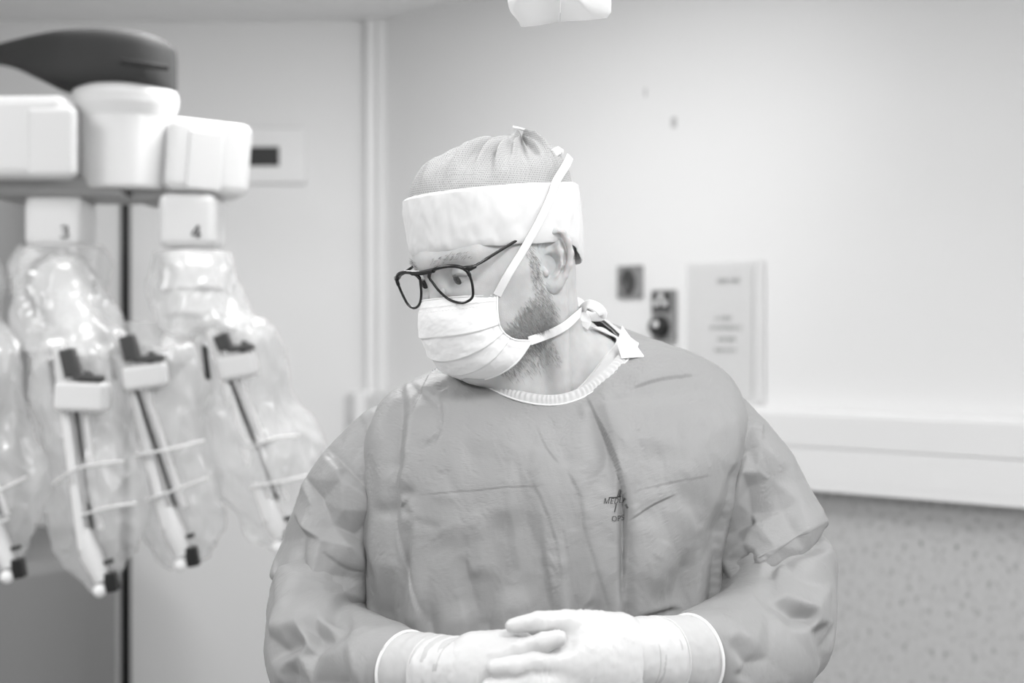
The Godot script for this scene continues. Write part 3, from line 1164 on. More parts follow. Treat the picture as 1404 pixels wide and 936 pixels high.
func head(who: Node3D) -> void:
	var f := Field.new()
	var inv := HT.affine_inverse()
	f.ell(V(0, 46, -6), V(76, 88, 99), 0.02)
	f.ell(V(0, 5, 38), V(60, 74, 58), 0.03)
	mirror(f, V(51, -42, 16), V(14, -84, 76), 0.015, 0.017, 0.03)
	f.ell(V(0, -84, 80), V(20, 17, 17), 0.02)
	mirror(f, V(34, -2, 78), V(61, 6, 30), 0.017, 0.012, 0.02)
	for s in [-1, 1]:
		f.ell(V(34 * s, -42, 52), V(27, 36, 34), 0.025)
		f.ell(V(58 * s, -12, 20), V(14, 40, 26), 0.02)
	mirror(f, V(10, 40, 92), V(48, 38, 70), 0.011, 0.010, 0.018)
	f.ell(V(0, -45, 90), V(26, 24, 20), 0.02)
	for s in [-1, 1]:
		f.ell(V(31 * s, 21, 98), V(18, 13, 18), 0.012, Basis.IDENTITY, true)
		f.ell(V(31 * s, 19, 78), V(15, 14, 14.5), 0.005)
		# the slit between the lids
		f.ell(V(31.5 * s, 17.0, 94), V(14, 4.6, 11), 0.002, Basis(Vector3.BACK, -0.05 * s), true)
	f.cap(V(0, 36, 91), V(0, -14, 104), 0.008, 0.010, 0.012)
	for s in [-1, 1]:
		f.ell(V(11 * s, -19, 94), V(9, 8, 9), 0.008)
	# neck, its muscles and the slope of the shoulders, from points of the room
	var base := inv * Vector3(0.034, 1.42, -1.712)
	f.cap(V(0, -25, -22), base, 0.058, 0.066, 0.03)
	for s in [-1, 1]:
		f.cap(V(60 * s, -8, -18), inv * Vector3(0.035 + 0.02 * s, 1.455, -1.640), 0.014, 0.013, 0.014)
		f.cap(inv * Vector3(0.035 + 0.04 * s, 1.53, -1.745), inv * Vector3(0.035 + 0.14 * s, 1.445, -1.715), 0.035, 0.04, 0.04)
		f.cap(inv * Vector3(0.035 + 0.03 * s, 1.525, -1.715), inv * Vector3(0.035 + 0.10 * s, 1.468, -1.695), 0.042, 0.045, 0.03)
	f.cap(V(0, -72, 50), inv * Vector3(0.03, 1.46, -1.645), 0.022, 0.02, 0.03)
	f.ell(inv * Vector3(0.037, 1.415, -1.70), V(112, 82, 72) / 0.95, 0.03, HT.basis.orthonormalized().inverse())
	var mb := Mb.new()
	f.mesh(mb, V(-95, -215, -135), V(150, 145, 135), 0.0021, HT)
	skull.clear()
	for p in mb.v:
		skull.append(inv * p)
		cloth.append(p)
	# ears on a grid of their own
	for s in [-1, 1]:
		var e := Field.new()
		var eb := Basis(Vector3(0.40 * s, 0, -0.92).normalized(), Vector3(0, 0.985, -0.17).normalized(), Vector3(0.92 * s, 0, 0.40).normalized())
		var et := HT * Transform3D(eb, V(70 * s, 0, 4))
		e.ell(V(15, 4, -2.5), V(18, 30, 4.5), 0.004)
		e.cap(V(2, 5, -10), V(14, 3, -5), 0.010, 0.009, 0.006)
		var hel := [V(4, -1, 1), V(-2, 7, 2), V(-4, 17, 3), V(0, 27, 4), V(9, 33, 4.5), V(20, 33, 5), V(29, 27, 5), V(34, 16, 5), V(34.5, 3, 4.5), V(31, -9, 4), V(24, -19, 3), V(16, -27, 2)]
		for i in hel.size() - 1:
			e.cap(hel[i], hel[i + 1], 0.0036, 0.0036, 0.003)
		for q in [[V(20, 21, 2), V(23, 8, 3)], [V(23, 8, 3), V(20, -5, 3)], [V(20, -5, 3), V(13, -13, 3)]]:
			e.cap(q[0], q[1], 0.0038, 0.0036, 0.004)
		e.ell(V(11, -24, 0), V(10, 11, 4.5), 0.006)
		e.ell(V(10, -1, 6), V(10.5, 13, 12), 0.003, Basis.IDENTITY, true)
		e.ell(V(17, 22, 6), V(11, 6, 7), 0.003, Basis(Vector3.BACK, 0.4), true)
		e.cap(V(-1, -4, 2), V(2, -9, 4), 0.0045, 0.004, 0.004)
		e.cap(V(-4, -20, -4), V(4, -24, -3), 0.007, 0.007, 0.006)
		e.mesh(mb, V(-12, -42, -20), V(44, 44, 14), 0.0015, et)
	# chest and legs below the gown, coarse, in the same mesh
	var b := Field.new()
	b.ell(Vector3(0.04, 1.25, -1.71), Vector3(0.155, 0.23, 0.10), 0.05)
	b.ell(Vector3(0.04, 0.98, -1.71), Vector3(0.15, 0.15, 0.11), 0.06)
	for s in [-1, 1]:
		b.chain([Vector3(0.04 + 0.09 * s, 0.92, -1.71), Vector3(0.04 + 0.095 * s, 0.50, -1.70), Vector3(0.04 + 0.10 * s, 0.09, -1.72)], [0.085, 0.058, 0.04], 0.05)
		b.cap(Vector3(0.04 + 0.10 * s, 0.06, -1.73), Vector3(0.04 + 0.115 * s, 0.045, -1.57), 0.04, 0.03, 0.03)
	b.mesh(mb, Vector3(-0.17, 0.01, -1.86), Vector3(0.25, 1.49, -1.5), 0.015)
	# skin: even tone with faint blotches, darker brow and lip area stays plain
	mb.tinted = true
	var nz := FastNoiseLite.new()
	nz.seed = 4
	nz.frequency = 60.0
	for i in mb.v.size():
		var q := 0.93 + 0.10 * nz.get_noise_3dv(mb.v[i])
		mb.c[i] = Color(q, q, q)
	part(who, "body", mb, M.skin, "bare face, ear and neck")
	# eyes
	for s in [-1, 1]:
		var ec := V(31 * s, 18.5, 78.5)
		mb = Mb.new()
		mb.ball(HT * ec, Vector3.ONE * 0.0127, 14)
		var eye := part(who, "eye", mb, M.eye_white)
		var gaze := (HT.basis * Vector3(-0.12, -0.20, 1.0)).normalized()
		mb = Mb.new()
		mb.lathe(HT * ec, gaze, [[0.0062, 0.0112], [0.0058, 0.0121], [0.0045, 0.0128], [0.0, 0.0133]], 20)
		part(eye, "iris", mb, M.iris)
		mb = Mb.new()
		mb.lathe(HT * ec, gaze, [[0.0027, 0.0131], [0.0, 0.0136]], 12)
		part(eye, "pupil", mb, M.pupil)
		# dark line of lashes along the upper lid
		mb = Mb.new()
		var lash := PackedVector3Array()
		for i in 13:
			var x := lerpf(-12.5, 12.5, i / 12.0)
			var y := 17.0 + 4.4 * sqrt(maxf(1.0 - pow(x / 13.5, 2), 0.0)) - 0.06 * x
			var z := sqrt(maxf(14.4 * 14.4 - pow(x, 2) - pow(y - 19.0, 2), 1.0))
			lash.append(HT * V(31.5 * s + x * s, y, 78.0 + z))
		mb.tube(lash, [0.0004, 0.0006, 0.0008, 0.0008, 0.0009, 0.0009, 0.0009, 0.0009, 0.0009, 0.0009, 0.0008, 0.0007, 0.0005], 6)
		part(eye, "lashes", mb, M.brow_hair)
	hairs(who)

func strand(mb: Mb, p: Vector3, dir: Vector3, out: Vector3, len: float, wid: float) -> void:
	var s := dir.cross(out).normalized() * wid
	var mid := p + dir * len * 0.55 + out * len * 0.16
	var tip := p + dir * len + out * len * 0.18
	var b := mb.v.size()
	mb.add(HT * (p - s))
	mb.add(HT * (p + s))
	mb.add(HT * (mid - s * 0.8))
	mb.add(HT * (mid + s * 0.8))
	mb.add(HT * tip)
	mb.tri(b, b + 1, b + 2)
	mb.tri(b + 1, b + 3, b + 2)
	mb.tri(b + 2, b + 3, b + 4)

func hairs(who: Node3D) -> void:
	var rng := RandomNumberGenerator.new()
	rng.seed = 77
	var beard := Mb.new()
	var brow := Mb.new()
	for q in skull:
		var p: Vector3 = q * 1000.0
		var ax := absf(p.x)
		var sg := signf(p.x)
		if ax > 22.0 and p.y < 62.0 and p.y > -120.0 and p.z > -12.0:
			var den := 0.0
			# sideburn, then cheek and jaw, then thin under the jaw
			if p.y > -18.0 and p.z > 12.0 and p.z < 30.0 - 0.08 * (p.y + 18.0):
				den = 0.9 * smoothstep(48.0, 5.0, p.y) * smoothstep(12.0, 17.0, p.z) + 0.1
			elif p.y <= -18.0 and p.y > -74.0 and p.z < 72.0:
				den = 1.25 * smoothstep(4.0, 18.0, p.z + 0.12 * (p.y + 18.0) * -1.0) * smoothstep(0.0, 14.0, -18.0 - p.y + (30.0 - p.z) * 0.6)
			elif p.y <= -74.0 and p.z > 14.0:
				den = 0.55 * smoothstep(-120.0, -90.0, p.y)
			if den > 0.0 and ax > 30.0:
				var n := int(den * 1.5 + rng.randf())
				for i in n:
					var at: Vector3 = q + Vector3(rng.randf_range(-1, 1), rng.randf_range(-1, 1), rng.randf_range(-1, 1)) * 0.0016
					var out := Vector3(sg, 0, 0.15)
					var dir := Vector3(0.0, -1.0, -0.25 + rng.randf_range(-0.35, 0.35)).normalized()
					strand(beard, at + out * 0.0006, dir, out, rng.randf_range(0.004, 0.008), rng.randf_range(0.00010, 0.00022))
		# eyebrows
		if ax > 9.0 and ax < 54.0 and p.z > 55.0 and p.y > 38.0 - 0.004 * pow(ax - 30.0, 2) and p.y < 46.0 - 0.006 * pow(ax - 30.0, 2):
			for i in (1 if rng.randf() < 0.4 else 0):
				var at: Vector3 = q + Vector3(rng.randf_range(-1, 1), rng.randf_range(-1, 1), 0) * 0.0015
				strand(brow, at, Vector3(sg, 0.35 + rng.randf_range(-0.2, 0.2), -0.35).normalized(), Vector3(0, 0.1, 1), rng.randf_range(0.004, 0.008), 0.0002)
	var o := part(who, "beard", beard, M.hair, "short grey stubble on jaw and cheek")
	o.set_meta("kind", "stuff")
	o = part(who, "eyebrows", brow, M.brow_hair)
	o.set_meta("kind", "stuff")

# point of an egg round the head that the line of sight meets; used to lay ties on the cap
func egg_hit(x: float, y: float, c: Vector3, r: Vector3) -> Vector3:
	var inv := HT.affine_inverse()
	var o := (inv * Vector3(0, EYE, 0) - c) / r
	var d := (inv.basis * (px(x, y, 1.0) - Vector3(0, EYE, 0))) / r
	var a := d.dot(d)
	var b := o.dot(d)
	var h := maxf(b * b - a * (o.dot(o) - 1.0), 0.0)
	return (o + d * (-b - sqrt(h)) / a) * r + c

# the nearest point of head or cap that the line of sight meets, moved a little towards the lens
func surface_at(x: float, y: float, off: float) -> Vector3:
	var best := 9.0
	var eye := Vector3(0, EYE, 0)
	for q in cloth:
		var d: float = -q.z
		var u: float = q.x / d * FOC + 702.0 - x
		var w: float = 460.0 - (q.y - EYE) / d * FOC - y
		if u * u + w * w < 20.0 and d < best:
			best = d
	if best > 8.0:
		best = 1.62
	var p := px(x, y, best)
	return p + (eye - p).normalized() * off

func ribbon(mb: Mb, path: PackedVector3Array, out: Array, wide: float, thick := 0.0007) -> void:
	# a flat tape along the path; out gives the direction its face looks at each point
	var k := path.size()
	var pts := PackedVector3Array()
	for i in k:
		var t := (path[mini(i + 1, k - 1)] - path[maxi(i - 1, 0)]).normalized()
		var o: Vector3 = out[i]
		o = (o - t * o.dot(t)).normalized()
		var s := t.cross(o) * wide * 0.5
		for q in [-s + o * thick * 0.3, -s * 0.8 + o * thick, s * 0.8 + o * thick, s + o * thick * 0.3, s - o * thick, -s - o * thick]:
			pts.append(path[i] + q)
	mb.grid(pts, 6, k, true)
	mb.cap(pts.slice(0, 6), true)
	mb.cap(pts.slice((k - 1) * 6, k * 6))

func cap(who: Node3D) -> void:
	var cf := HT * Transform3D(Basis(Vector3.RIGHT, deg_to_rad(-14.6)), V(0, 31, 0))
	var node := Node3D.new()
	var ring := func(an: float, h: float, grow: float) -> Vector3:
		var s := sin(an)
		var c := cos(an)
		var zz := (0.107 if c > 0.0 else 0.100) + grow
		return Vector3(signf(s) * pow(absf(s), 0.95) * (0.0825 + grow), h, signf(c) * pow(absf(c), 0.95) * zz - 0.003)
	var nz := FastNoiseLite.new()
	nz.seed = 21
	nz.frequency = 1.0
	# turned-up band
	var nu := 240
	var pts := PackedVector3Array()
	var prof := [[0.060, -0.004], [0.0575, 0.0015], [0.055, 0.0028], [0.040, 0.0035], [0.025, 0.003], [0.010, 0.0015], [0.003, 0.0], [-0.001, -0.0025], [0.004, -0.004], [0.012, -0.0045]]
	for jj in 46:
		var q := spline(prof, jj / 45.0)
		for i in nu:
			var an := TAU * i / nu
			var wob := nz.get_noise_3d(sin(an) * 5.0, q[0] * 30.0, cos(an) * 5.0)
			var edge := nz.get_noise_2d(sin(an) * 2.2 + 7.0, cos(an) * 2.2)
			# the lower edge dips over the brow and at the nape, lifts over the ears
			var dip: float = (1.0 - q[0] / 0.055) * (0.0012 * edge - 0.005 * sin(an) * sin(an) - 0.004 * smoothstep(0.75, 1.0, cos(an - 0.0)) - 0.030 * smoothstep(0.3, 1.0, -cos(an)))
			pts.append(cf * ring.call(an, q[0] + dip, q[1] + 0.0022 * wob))
	var mb := Mb.new()
	mb.grid(pts, nu, 46, true)
	cloth.append_array(pts)
	var o := part(who, "surgical_cap", mb, M.cap_band, "white turned-up band of the cap")
	# crown of thin mesh, gathered at the top of the back of the head
	var g := V(2, 113, -52)
	pts = PackedVector3Array()
	var nv := 70
	nu = 300
	var rid := FastNoiseLite.new()
	rid.seed = 9
	rid.frequency = 1.0
	rid.fractal_type = FastNoiseLite.FRACTAL_RIDGED
	rid.fractal_octaves = 2
	for j in nv:
		var t := float(j) / (nv - 1)
		for i in nu:
			var an := TAU * i / nu
			var r: Vector3 = ring.call(an, 0.053, -0.004)
			var flat := Vector3(r.x - g.x, 0, r.z - g.z)
			var c1 := r + Vector3(0, 0.038, 0) + flat * 0.03
			var c2 := g + Vector3(0, 0.006, 0) + flat * 0.52
			var u := 1.0 - t
			var p := r * u * u * u + c1 * 3.0 * u * u * t + c2 * 3.0 * u * t * t + g * t * t * t
			var s := sin(an)
			var c := cos(an)
			var fold := 0.5 * rid.get_noise_3d(s * 1.6, c * 1.6, t * 0.5) + 0.5 * rid.get_noise_3d(s * 3.3, c * 3.3 + 4.0, t * 0.4)
			var amp := 0.012 * smoothstep(0.0, 0.55, t) * (1.0 - smoothstep(0.86, 1.0, t))
			var low := 0.006 * nz.get_noise_3d(s * 1.4 + 3.0, c * 1.4, t * 2.0) * smoothstep(0.0, 0.2, t)
			# two facets: a stiff ridge over the brow and one at the back
			var ridge := 0.011 * exp(-pow(wrapf(an - 0.42, -PI, PI) / 0.10, 2)) * smoothstep(0.1, 0.5, t) * smoothstep(0.0, 0.35, u)
			ridge += 0.009 * exp(-pow(wrapf(an + 0.55, -PI, PI) / 0.12, 2)) * smoothstep(0.05, 0.4, t) * smoothstep(0.0, 0.4, u)
			ridge += 0.008 * exp(-pow(wrapf(an - 1.9, -PI, PI) / 0.12, 2)) * smoothstep(0.2, 0.6, t) * smoothstep(0.0, 0.3, u)
			p.y += (fold - 0.25) * amp + low + ridge + 0.010 * exp(-pow((t - 0.95) / 0.06, 2)) * (0.6 + 0.4 * sin(an * 7.0))
			p += flat.normalized() * (fold - 0.3) * amp * 0.5
			pts.append(cf * p)
	mb = Mb.new()
	mb.grid(pts, nu, nv, true, true)
	cloth.append_array(pts)
	part(o, "crown", mb, M.cap_mesh, "thin mesh crown gathered into folds")
	# frayed tuft where the crown is tied
	mb = Mb.new()
	var top := cf * (g + V(0, 8, 0))
	ribbon(mb, smooth_path([top, top + V(4, 7, 4), px(703, 174, 1.66)], 6), Array(range(13)).map(func(_i): return Vector3(0.3, 0.3, 1)), 0.003)
	part(o, "tuft", mb, M.cap_band)
	node.free()

func mask(who: Node3D) -> void:
	var keys := [
		# middle y, z; edge x, y, z
		[3.0, 109.0, 57.0, -11.0, 66.0], [-14.0, 118.5, 58.0, -24.0, 72.0], [-34.0, 120.5, 58.5, -38.0, 76.0], [-58.0, 118.0, 58.0, -48.0, 75.0],
		[-77.0, 111.5, 59.5, -57.0, 71.0], [-92.0, 101.0, 63.0, -64.5, 64.0], [-101.0, 88.0, 71.5, -70.5, 52.0]]
	var nu := 90
	var nv := 130
	var pts := PackedVector3Array()
	var f := FastNoiseLite.new()
	f.seed = 31
	f.frequency = 1.0
	for j in nv:
		var v := float(j) / (nv - 1)
		var q := spline(keys, v)
		for i in nu:
			var u := 2.0 * i / (nu - 1) - 1.0
			var bend := pow(maxf(cos(u * PI / 2.0), 0.0), lerpf(1.25, 0.80, smoothstep(0.0, 0.45, v)))
			var p := V(sin(u * PI / 2.0) * q[2], lerpf(q[3], q[0], bend), lerpf(q[4], q[1], bend))
			# bridge of the nose pinches the upper edge
			var n := Vector3(p.x * 1.2, 0.0, maxf(p.z - 0.03, 0.01)).normalized()
			var rise := 0.0
			# three pleats: overlapped cloth that opens towards the middle
			for k in 3:
				var vk: float = [0.36, 0.58, 0.79][k]
				var s := vk + 0.06 * absf(u) * (k - 0.6) * -0.7 - v
				rise += 0.0024 * smoothstep(-0.008, 0.008, s) * exp(-maxf(s, 0.0) / 0.10) * (0.35 + 0.65 * smoothstep(0.0, 0.5, absf(u) + 0.15))
			rise += 0.0012 * f.get_noise_3d(p.x * 45.0, p.y * 60.0, p.z * 45.0)
			# stitched hem at the top, bound edge at the sides
			rise += 0.0008 * smoothstep(0.10, 0.085, v) + 0.0010 * smoothstep(0.90, 0.93, absf(u))
			pts.append(HT * (p + n * (rise + 0.001)))
	var mb := Mb.new()
	mb.grid(pts, nu, nv, false)
	var o := part(who, "surgical_mask", mb, M.mask_cloth, "white pleated mask")
	# bound rim
	mb = Mb.new()
	var rim := PackedVector3Array()
	for j in range(0, nv, 3):
		rim.append(pts[j * nu + nu - 1])
	mb.tube(rim, [0.0012], 8)
	rim = PackedVector3Array()
	for j in range(0, nv, 3):
		rim.append(pts[j * nu])
	mb.tube(rim, [0.0012], 8)
	rim = PackedVector3Array()
	for i in nu:
		rim.append(pts[i])
	mb.tube(rim, [0.0009], 8)
	rim = PackedVector3Array()
	for i in nu:
		rim.append(pts[(nv - 1) * nu + i])
	mb.tube(rim, [0.0009], 8)
	part(o, "binding", mb, M.mask_tie)
	# stitches along the upper hem
	mb = Mb.new()
	for r in 2:
		for i in range(6, nu - 6, 2):
			var p := pts[(11 + r * 5) * nu + i]
			var q2 := pts[(11 + r * 5) * nu + i + 1]
			mb.tube(PackedVector3Array([p, p.lerp(q2, 0.6)]), [0.0005], 5)
	part(o, "stitching", mb, M.mask_tie)
	# upper tie: from the cheek, in front of the ear, over the cap to the back
	var c := V(0, 45, -6)
	var path := [pts[nu - 1] + (HT * V(90, 0, 90) - HT * V(0, 0, 0)).normalized() * 0.002]
	for q in [[697, 376], [715, 347], [732, 318], [745, 293], [756, 268], [762, 250]]:
		path.append(surface_at(q[0], q[1], 0.0030))
	path.append(HT * V(84, 96, -62))
	path.append(HT * V(60, 100, -92))
	var sp := smooth_path(path, 8)
	var outs := []
	for p in sp:
		outs.append(p - HT * c)
	mb = Mb.new()
	ribbon(mb, sp, outs, 0.0090)
	part(o, "upper_tie", mb, M.mask_tie, "white tie running over the cap")
	mb = Mb.new()
	for e in [[px(748, 224, 1.67), px(757, 212, 1.66), px(767, 206, 1.66), px(762, 214, 1.665), px(750, 226, 1.67)], [px(748, 224, 1.67), px(738, 212, 1.69), px(742, 206, 1.70)]]:
		var w := smooth_path(e, 6)
		ribbon(mb, w, Array(range(w.size())).map(func(_i): return Vector3(0.2, 0.5, 1)), 0.010)
	part(o, "bow", mb, M.mask_tie)
	# lower tie: round the neck to a bow at the nape
	mb = Mb.new()
	var low := smooth_path([pts[(nv - 4) * nu + nu - 1], surface_at(742, 462, 0.003), surface_at(760, 455, 0.003), surface_at(776, 446, 0.003), px(790, 434, 1.635), px(797, 427, 1.68)], 8)
	outs = []
	for p in low:
		outs.append(p - Vector3(0.02, p.y, -1.675))
	ribbon(mb, low, outs, 0.0095)
	part(o, "lower_tie", mb, M.mask_tie, "white tie round the neck")
	mb = Mb.new()
	for e in [[px(796, 428, 1.69), px(806, 417, 1.67), px(820, 422, 1.665), px(826, 432, 1.67), px(812, 434, 1.68), px(797, 429, 1.69)], [px(795, 428, 1.69), px(788, 418, 1.70), px(792, 414, 1.71), px(800, 420, 1.70)], [px(797, 429, 1.68), px(804, 440, 1.675), px(800, 448, 1.675)]]:
		var w := smooth_path(e, 6)
		ribbon(mb, w, Array(range(w.size())).map(func(_i): return Vector3(0.1, 0.35, 1)), 0.011)
	part(o, "bow", mb, M.mask_tie)

func glasses(who: Node3D) -> void:
	var root := Node3D.new()
	root.name = "glasses"
	who.add_child(root)
	root.position = -who.position
	root.set_meta("label", "black framed glasses with a straight brow bar")
	var out := [Vector2(9, 30), Vector2(16, 36), Vector2(32, 38.5), Vector2(52, 37), Vector2(64, 31), Vector2(66.5, 22), Vector2(64.5, 9), Vector2(59, -1), Vector2(45, -4.5), Vector2(29, 0.5), Vector2(18, 11), Vector2(12, 22)]
	for s in [-1, 1]:
		var p := []
		for q in out:
			p.append(HT * V(q.x * s, q.y - 2.0, 109.0 - 0.0022 * q.x * q.x + (q.y - 10.0) * 0.06))
		var loop := smooth_path(p, 6, true)
		var mb := Mb.new()
		var rad := []
		for i in loop.size():
			rad.append(0.0020 if i < 6 * 5 else 0.0014)
		mb.tube(loop, rad, 10, true, 1.0, HT.basis.z)
		# end piece
		mb.tube(PackedVector3Array([HT * V(62 * s, 30, 101), HT * V(69 * s, 29, 98), HT * V(71 * s, 29, 92)]), [0.0028, 0.0030, 0.0020], 10)
		part(root, "rim", mb, M.glasses_black)
		mb = Mb.new()
		mb.cap(loop)
		part(root, "lens", mb, M.lens_glass)
		mb = Mb.new()
		mb.tube(smooth_path([HT * V(70.5 * s, 29, 94), HT * V(74 * s, 33, 70), HT * V(77.0 * s, 38, 35)], 6), [0.0012, 0.0012, 0.0013, 0.0016, 0.0018, 0.0018, 0.0016], 8)
		mb.tube(smooth_path([HT * V(77.0 * s, 38, 36), HT * V(76 * s, 38, 8), HT * V(73 * s, 26, -10), HT * V(71 * s, 4, -18)], 6), [0.0014], 8)
		part(root, "temple", mb, M.glasses_black)
		mb = Mb.new()
		mb.tube(PackedVector3Array([HT * V(70.8 * s, 31.3, 93), HT * V(72.6 * s, 33.0, 80)]), [0.0007], 6)
		part(root, "hinge", mb, M.glasses_metal)
		mb = Mb.new()
		mb.ball(HT * V(11.5 * s, 6, 101), Vector3(0.003, 0.0055, 0.003), 8)
		part(root, "nose_pad", mb, M.eye_white)
	var mb := Mb.new()
	mb.tube(smooth_path([HT * V(-20, 34.6, 109.5), HT * V(0, 34.0, 111), HT * V(20, 34.6, 109.5)], 6), [0.0026], 10)
	part(root, "brow_bar", mb, M.glasses_black)

func legs(who: Node3D) -> void:
	for s in [-1, 1]:
		var x: float = 0.04 + 0.095 * s
		var rows := []
		for q in [[0.80, 0.105, -1.71], [0.55, 0.095, -1.70], [0.30, 0.085, -1.71], [0.09, 0.09, -1.72]]:
			rows.append([Vector3(x, q[0], q[2]), Vector3(q[1], 0, 0), Vector3(0, 0, q[1] * 1.05)])
		var mb := Mb.new()
		mb.grid(loft(rows, 28, 20), 28, 20, true)
		part(who, "trouser_leg", mb, M.trouser_cloth)
		rows = []
		for q in [[-1.81, 0.05, 0.02, 0.03], [-1.80, 0.055, 0.042, 0.05], [-1.74, 0.06, 0.048, 0.055], [-1.66, 0.05, 0.052, 0.05], [-1.58, 0.04, 0.055, 0.04], [-1.53, 0.035, 0.04, 0.033], [-1.52, 0.032, 0.02, 0.03]]:
			rows.append([Vector3(x + 0.008 * s, q[3], q[0]), Vector3(q[2], 0, 0), Vector3(0, q[3], 0)])
		mb = Mb.new()
		var pts := loft(rows, 28, 30)
		mb.grid(pts, 28, 30, true, true)
		mb.cap(pts.slice(0, 28))
		mb.cap(pts.slice(29 * 28, 30 * 28), true)
		part(who, "clog", mb, M.clog)
# ---------------------------------------------------------------- gown: body, sleeves, cuffs
const TZ := 1.70
var torso := [
	# front y, left y, right y, back y, left x, right x (pixels), depth to the front and to the back (metres)
	[547.0, 503.0, 472.0, 408.0, 650.0, 858.0, 0.082, 0.075],
	[574.0, 509.0, 471.0, 428.0, 606.0, 905.0, 0.104, 0.092],
	[605.0, 523.0, 487.0, 470.0, 563.0, 958.0, 0.121, 0.110],
	[640.0, 547.0, 521.0, 515.0, 525.0, 1003.0, 0.133, 0.120],
	[678.0, 590.0, 565.0, 570.0, 503.0, 1020.0, 0.141, 0.125],
	[722.0, 650.0, 620.0, 640.0, 497.0, 1016.0, 0.147, 0.125],
	[780.0, 730.0, 700.0, 720.0, 497.0, 1004.0, 0.152, 0.124],
	[850.0, 815.0, 790.0, 810.0, 500.0, 988.0, 0.155, 0.122],
	[950.0, 925.0, 905.0, 920.0, 500.0, 985.0, 0.155, 0.122],
	[1150.0, 1130.0, 1120.0, 1130.0, 490.0, 1000.0, 0.16, 0.13],
	[1500.0, 1500.0, 1500.0, 1500.0, 470.0, 1030.0, 0.175, 0.16],
	[1820.0, 1820.0, 1820.0, 1820.0, 450.0, 1050.0, 0.19, 0.18]]

func torso_point(s: float, an: float) -> Vector3:
	var q := spline(torso, s)
	var si := sin(an)
	var co := cos(an)
	var pw := lerpf(1.0, 0.78, smoothstep(0.1, 0.4, s))
	var cx := px(752, 0, TZ).x
	var ex := px(q[5] if si > 0.0 else q[4], 0, TZ).x
	var ysd := EYE + (460.0 - (q[2] if si > 0.0 else q[1])) * TZ / FOC
	var yfr := EYE + (460.0 - q[0]) * (TZ - q[6]) / FOC
	var ybk := EYE + (460.0 - q[3]) * TZ / FOC
	var w := si * si
	return Vector3(cx + (ex - cx) * pow(absf(si), pw), lerpf(yfr if co > 0.0 else ybk, ysd, w), -TZ + (q[6] if co > 0.0 else -q[7]) * pow(absf(co), pw))

func at2(l: Array, d: float) -> Array:
	var out := []
	for i in range(0, l.size(), 2):
		var p := px(l[i], l[i + 1], d)
		out.append(Vector2(p.x, p.y))
	return out

func at3(l: Array, d: float) -> Array:
	var out := []
	for q in l:
		var p := px(q[0], q[1], d)
		out.append(Vector3(p.x, p.y, q[2] * 0.001))
	return out

func relief(pts: PackedVector3Array, nu: int, nv: int, f: Folds, gain := 1.0, noise_amp := 0.0015, seed_n := 1, stretch := Vector3(14, 6, 14), side := 1.0, billow := 0.0, calm_end := false) -> PackedVector3Array:
	var nrm := grid_normals(pts, nu, nv, true)
	var nz := FastNoiseLite.new()
	nz.seed = seed_n
	nz.frequency = 1.0
	nz.fractal_octaves = 3
	var bl := FastNoiseLite.new()
	bl.seed = seed_n + 50
	bl.frequency = 1.0
	bl.fractal_type = FastNoiseLite.FRACTAL_NONE
	var rd := FastNoiseLite.new()
	rd.seed = seed_n + 100
	rd.frequency = 1.0
	rd.fractal_type = FastNoiseLite.FRACTAL_RIDGED
	rd.fractal_octaves = 3
	rd.domain_warp_enabled = true
	rd.domain_warp_amplitude = 0.4
	rd.domain_warp_frequency = 0.8
	var out := PackedVector3Array()
	out.resize(pts.size())
	for i in pts.size():
		var p := pts[i]
		var n := -nrm[i] * side
		var face := smoothstep(-0.15, 0.25, n.z)
		var dd := f.at(p.x, p.y) * face * gain + noise_amp * nz.get_noise_3dv(p * stretch) + noise_amp * 0.8 * rd.get_noise_3d(p.x * stretch.x * 0.45 + p.y * 1.2, p.y * stretch.y * 0.35, p.z * stretch.z * 0.45)
		if billow > 0.0:
			# bunched cloth: round mounds between sharp valleys
			var q := p + 0.02 * Vector3(bl.get_noise_3dv(p * 6.0), bl.get_noise_3dv(p * 6.0 + Vector3(7, 0, 0)), 0)
			dd += billow * (absf(bl.get_noise_3d(q.x * 5.0 + q.y * 3.0, q.y * 10.0 - q.x * 4.0 * side, q.z * 5.0)) * 2.0 - 0.35)
			dd += billow * 0.22 * (absf(bl.get_noise_3d(q.x * 14.0 - q.y * 9.0 + 3.0, q.y * 15.0, q.z * 12.0)) * 2.0 - 0.35)
		if calm_end:
			dd *= 1.0 - smoothstep(0.80, 0.93, float(i / nu) / nv)
		out[i] = p + n * dd
	return out

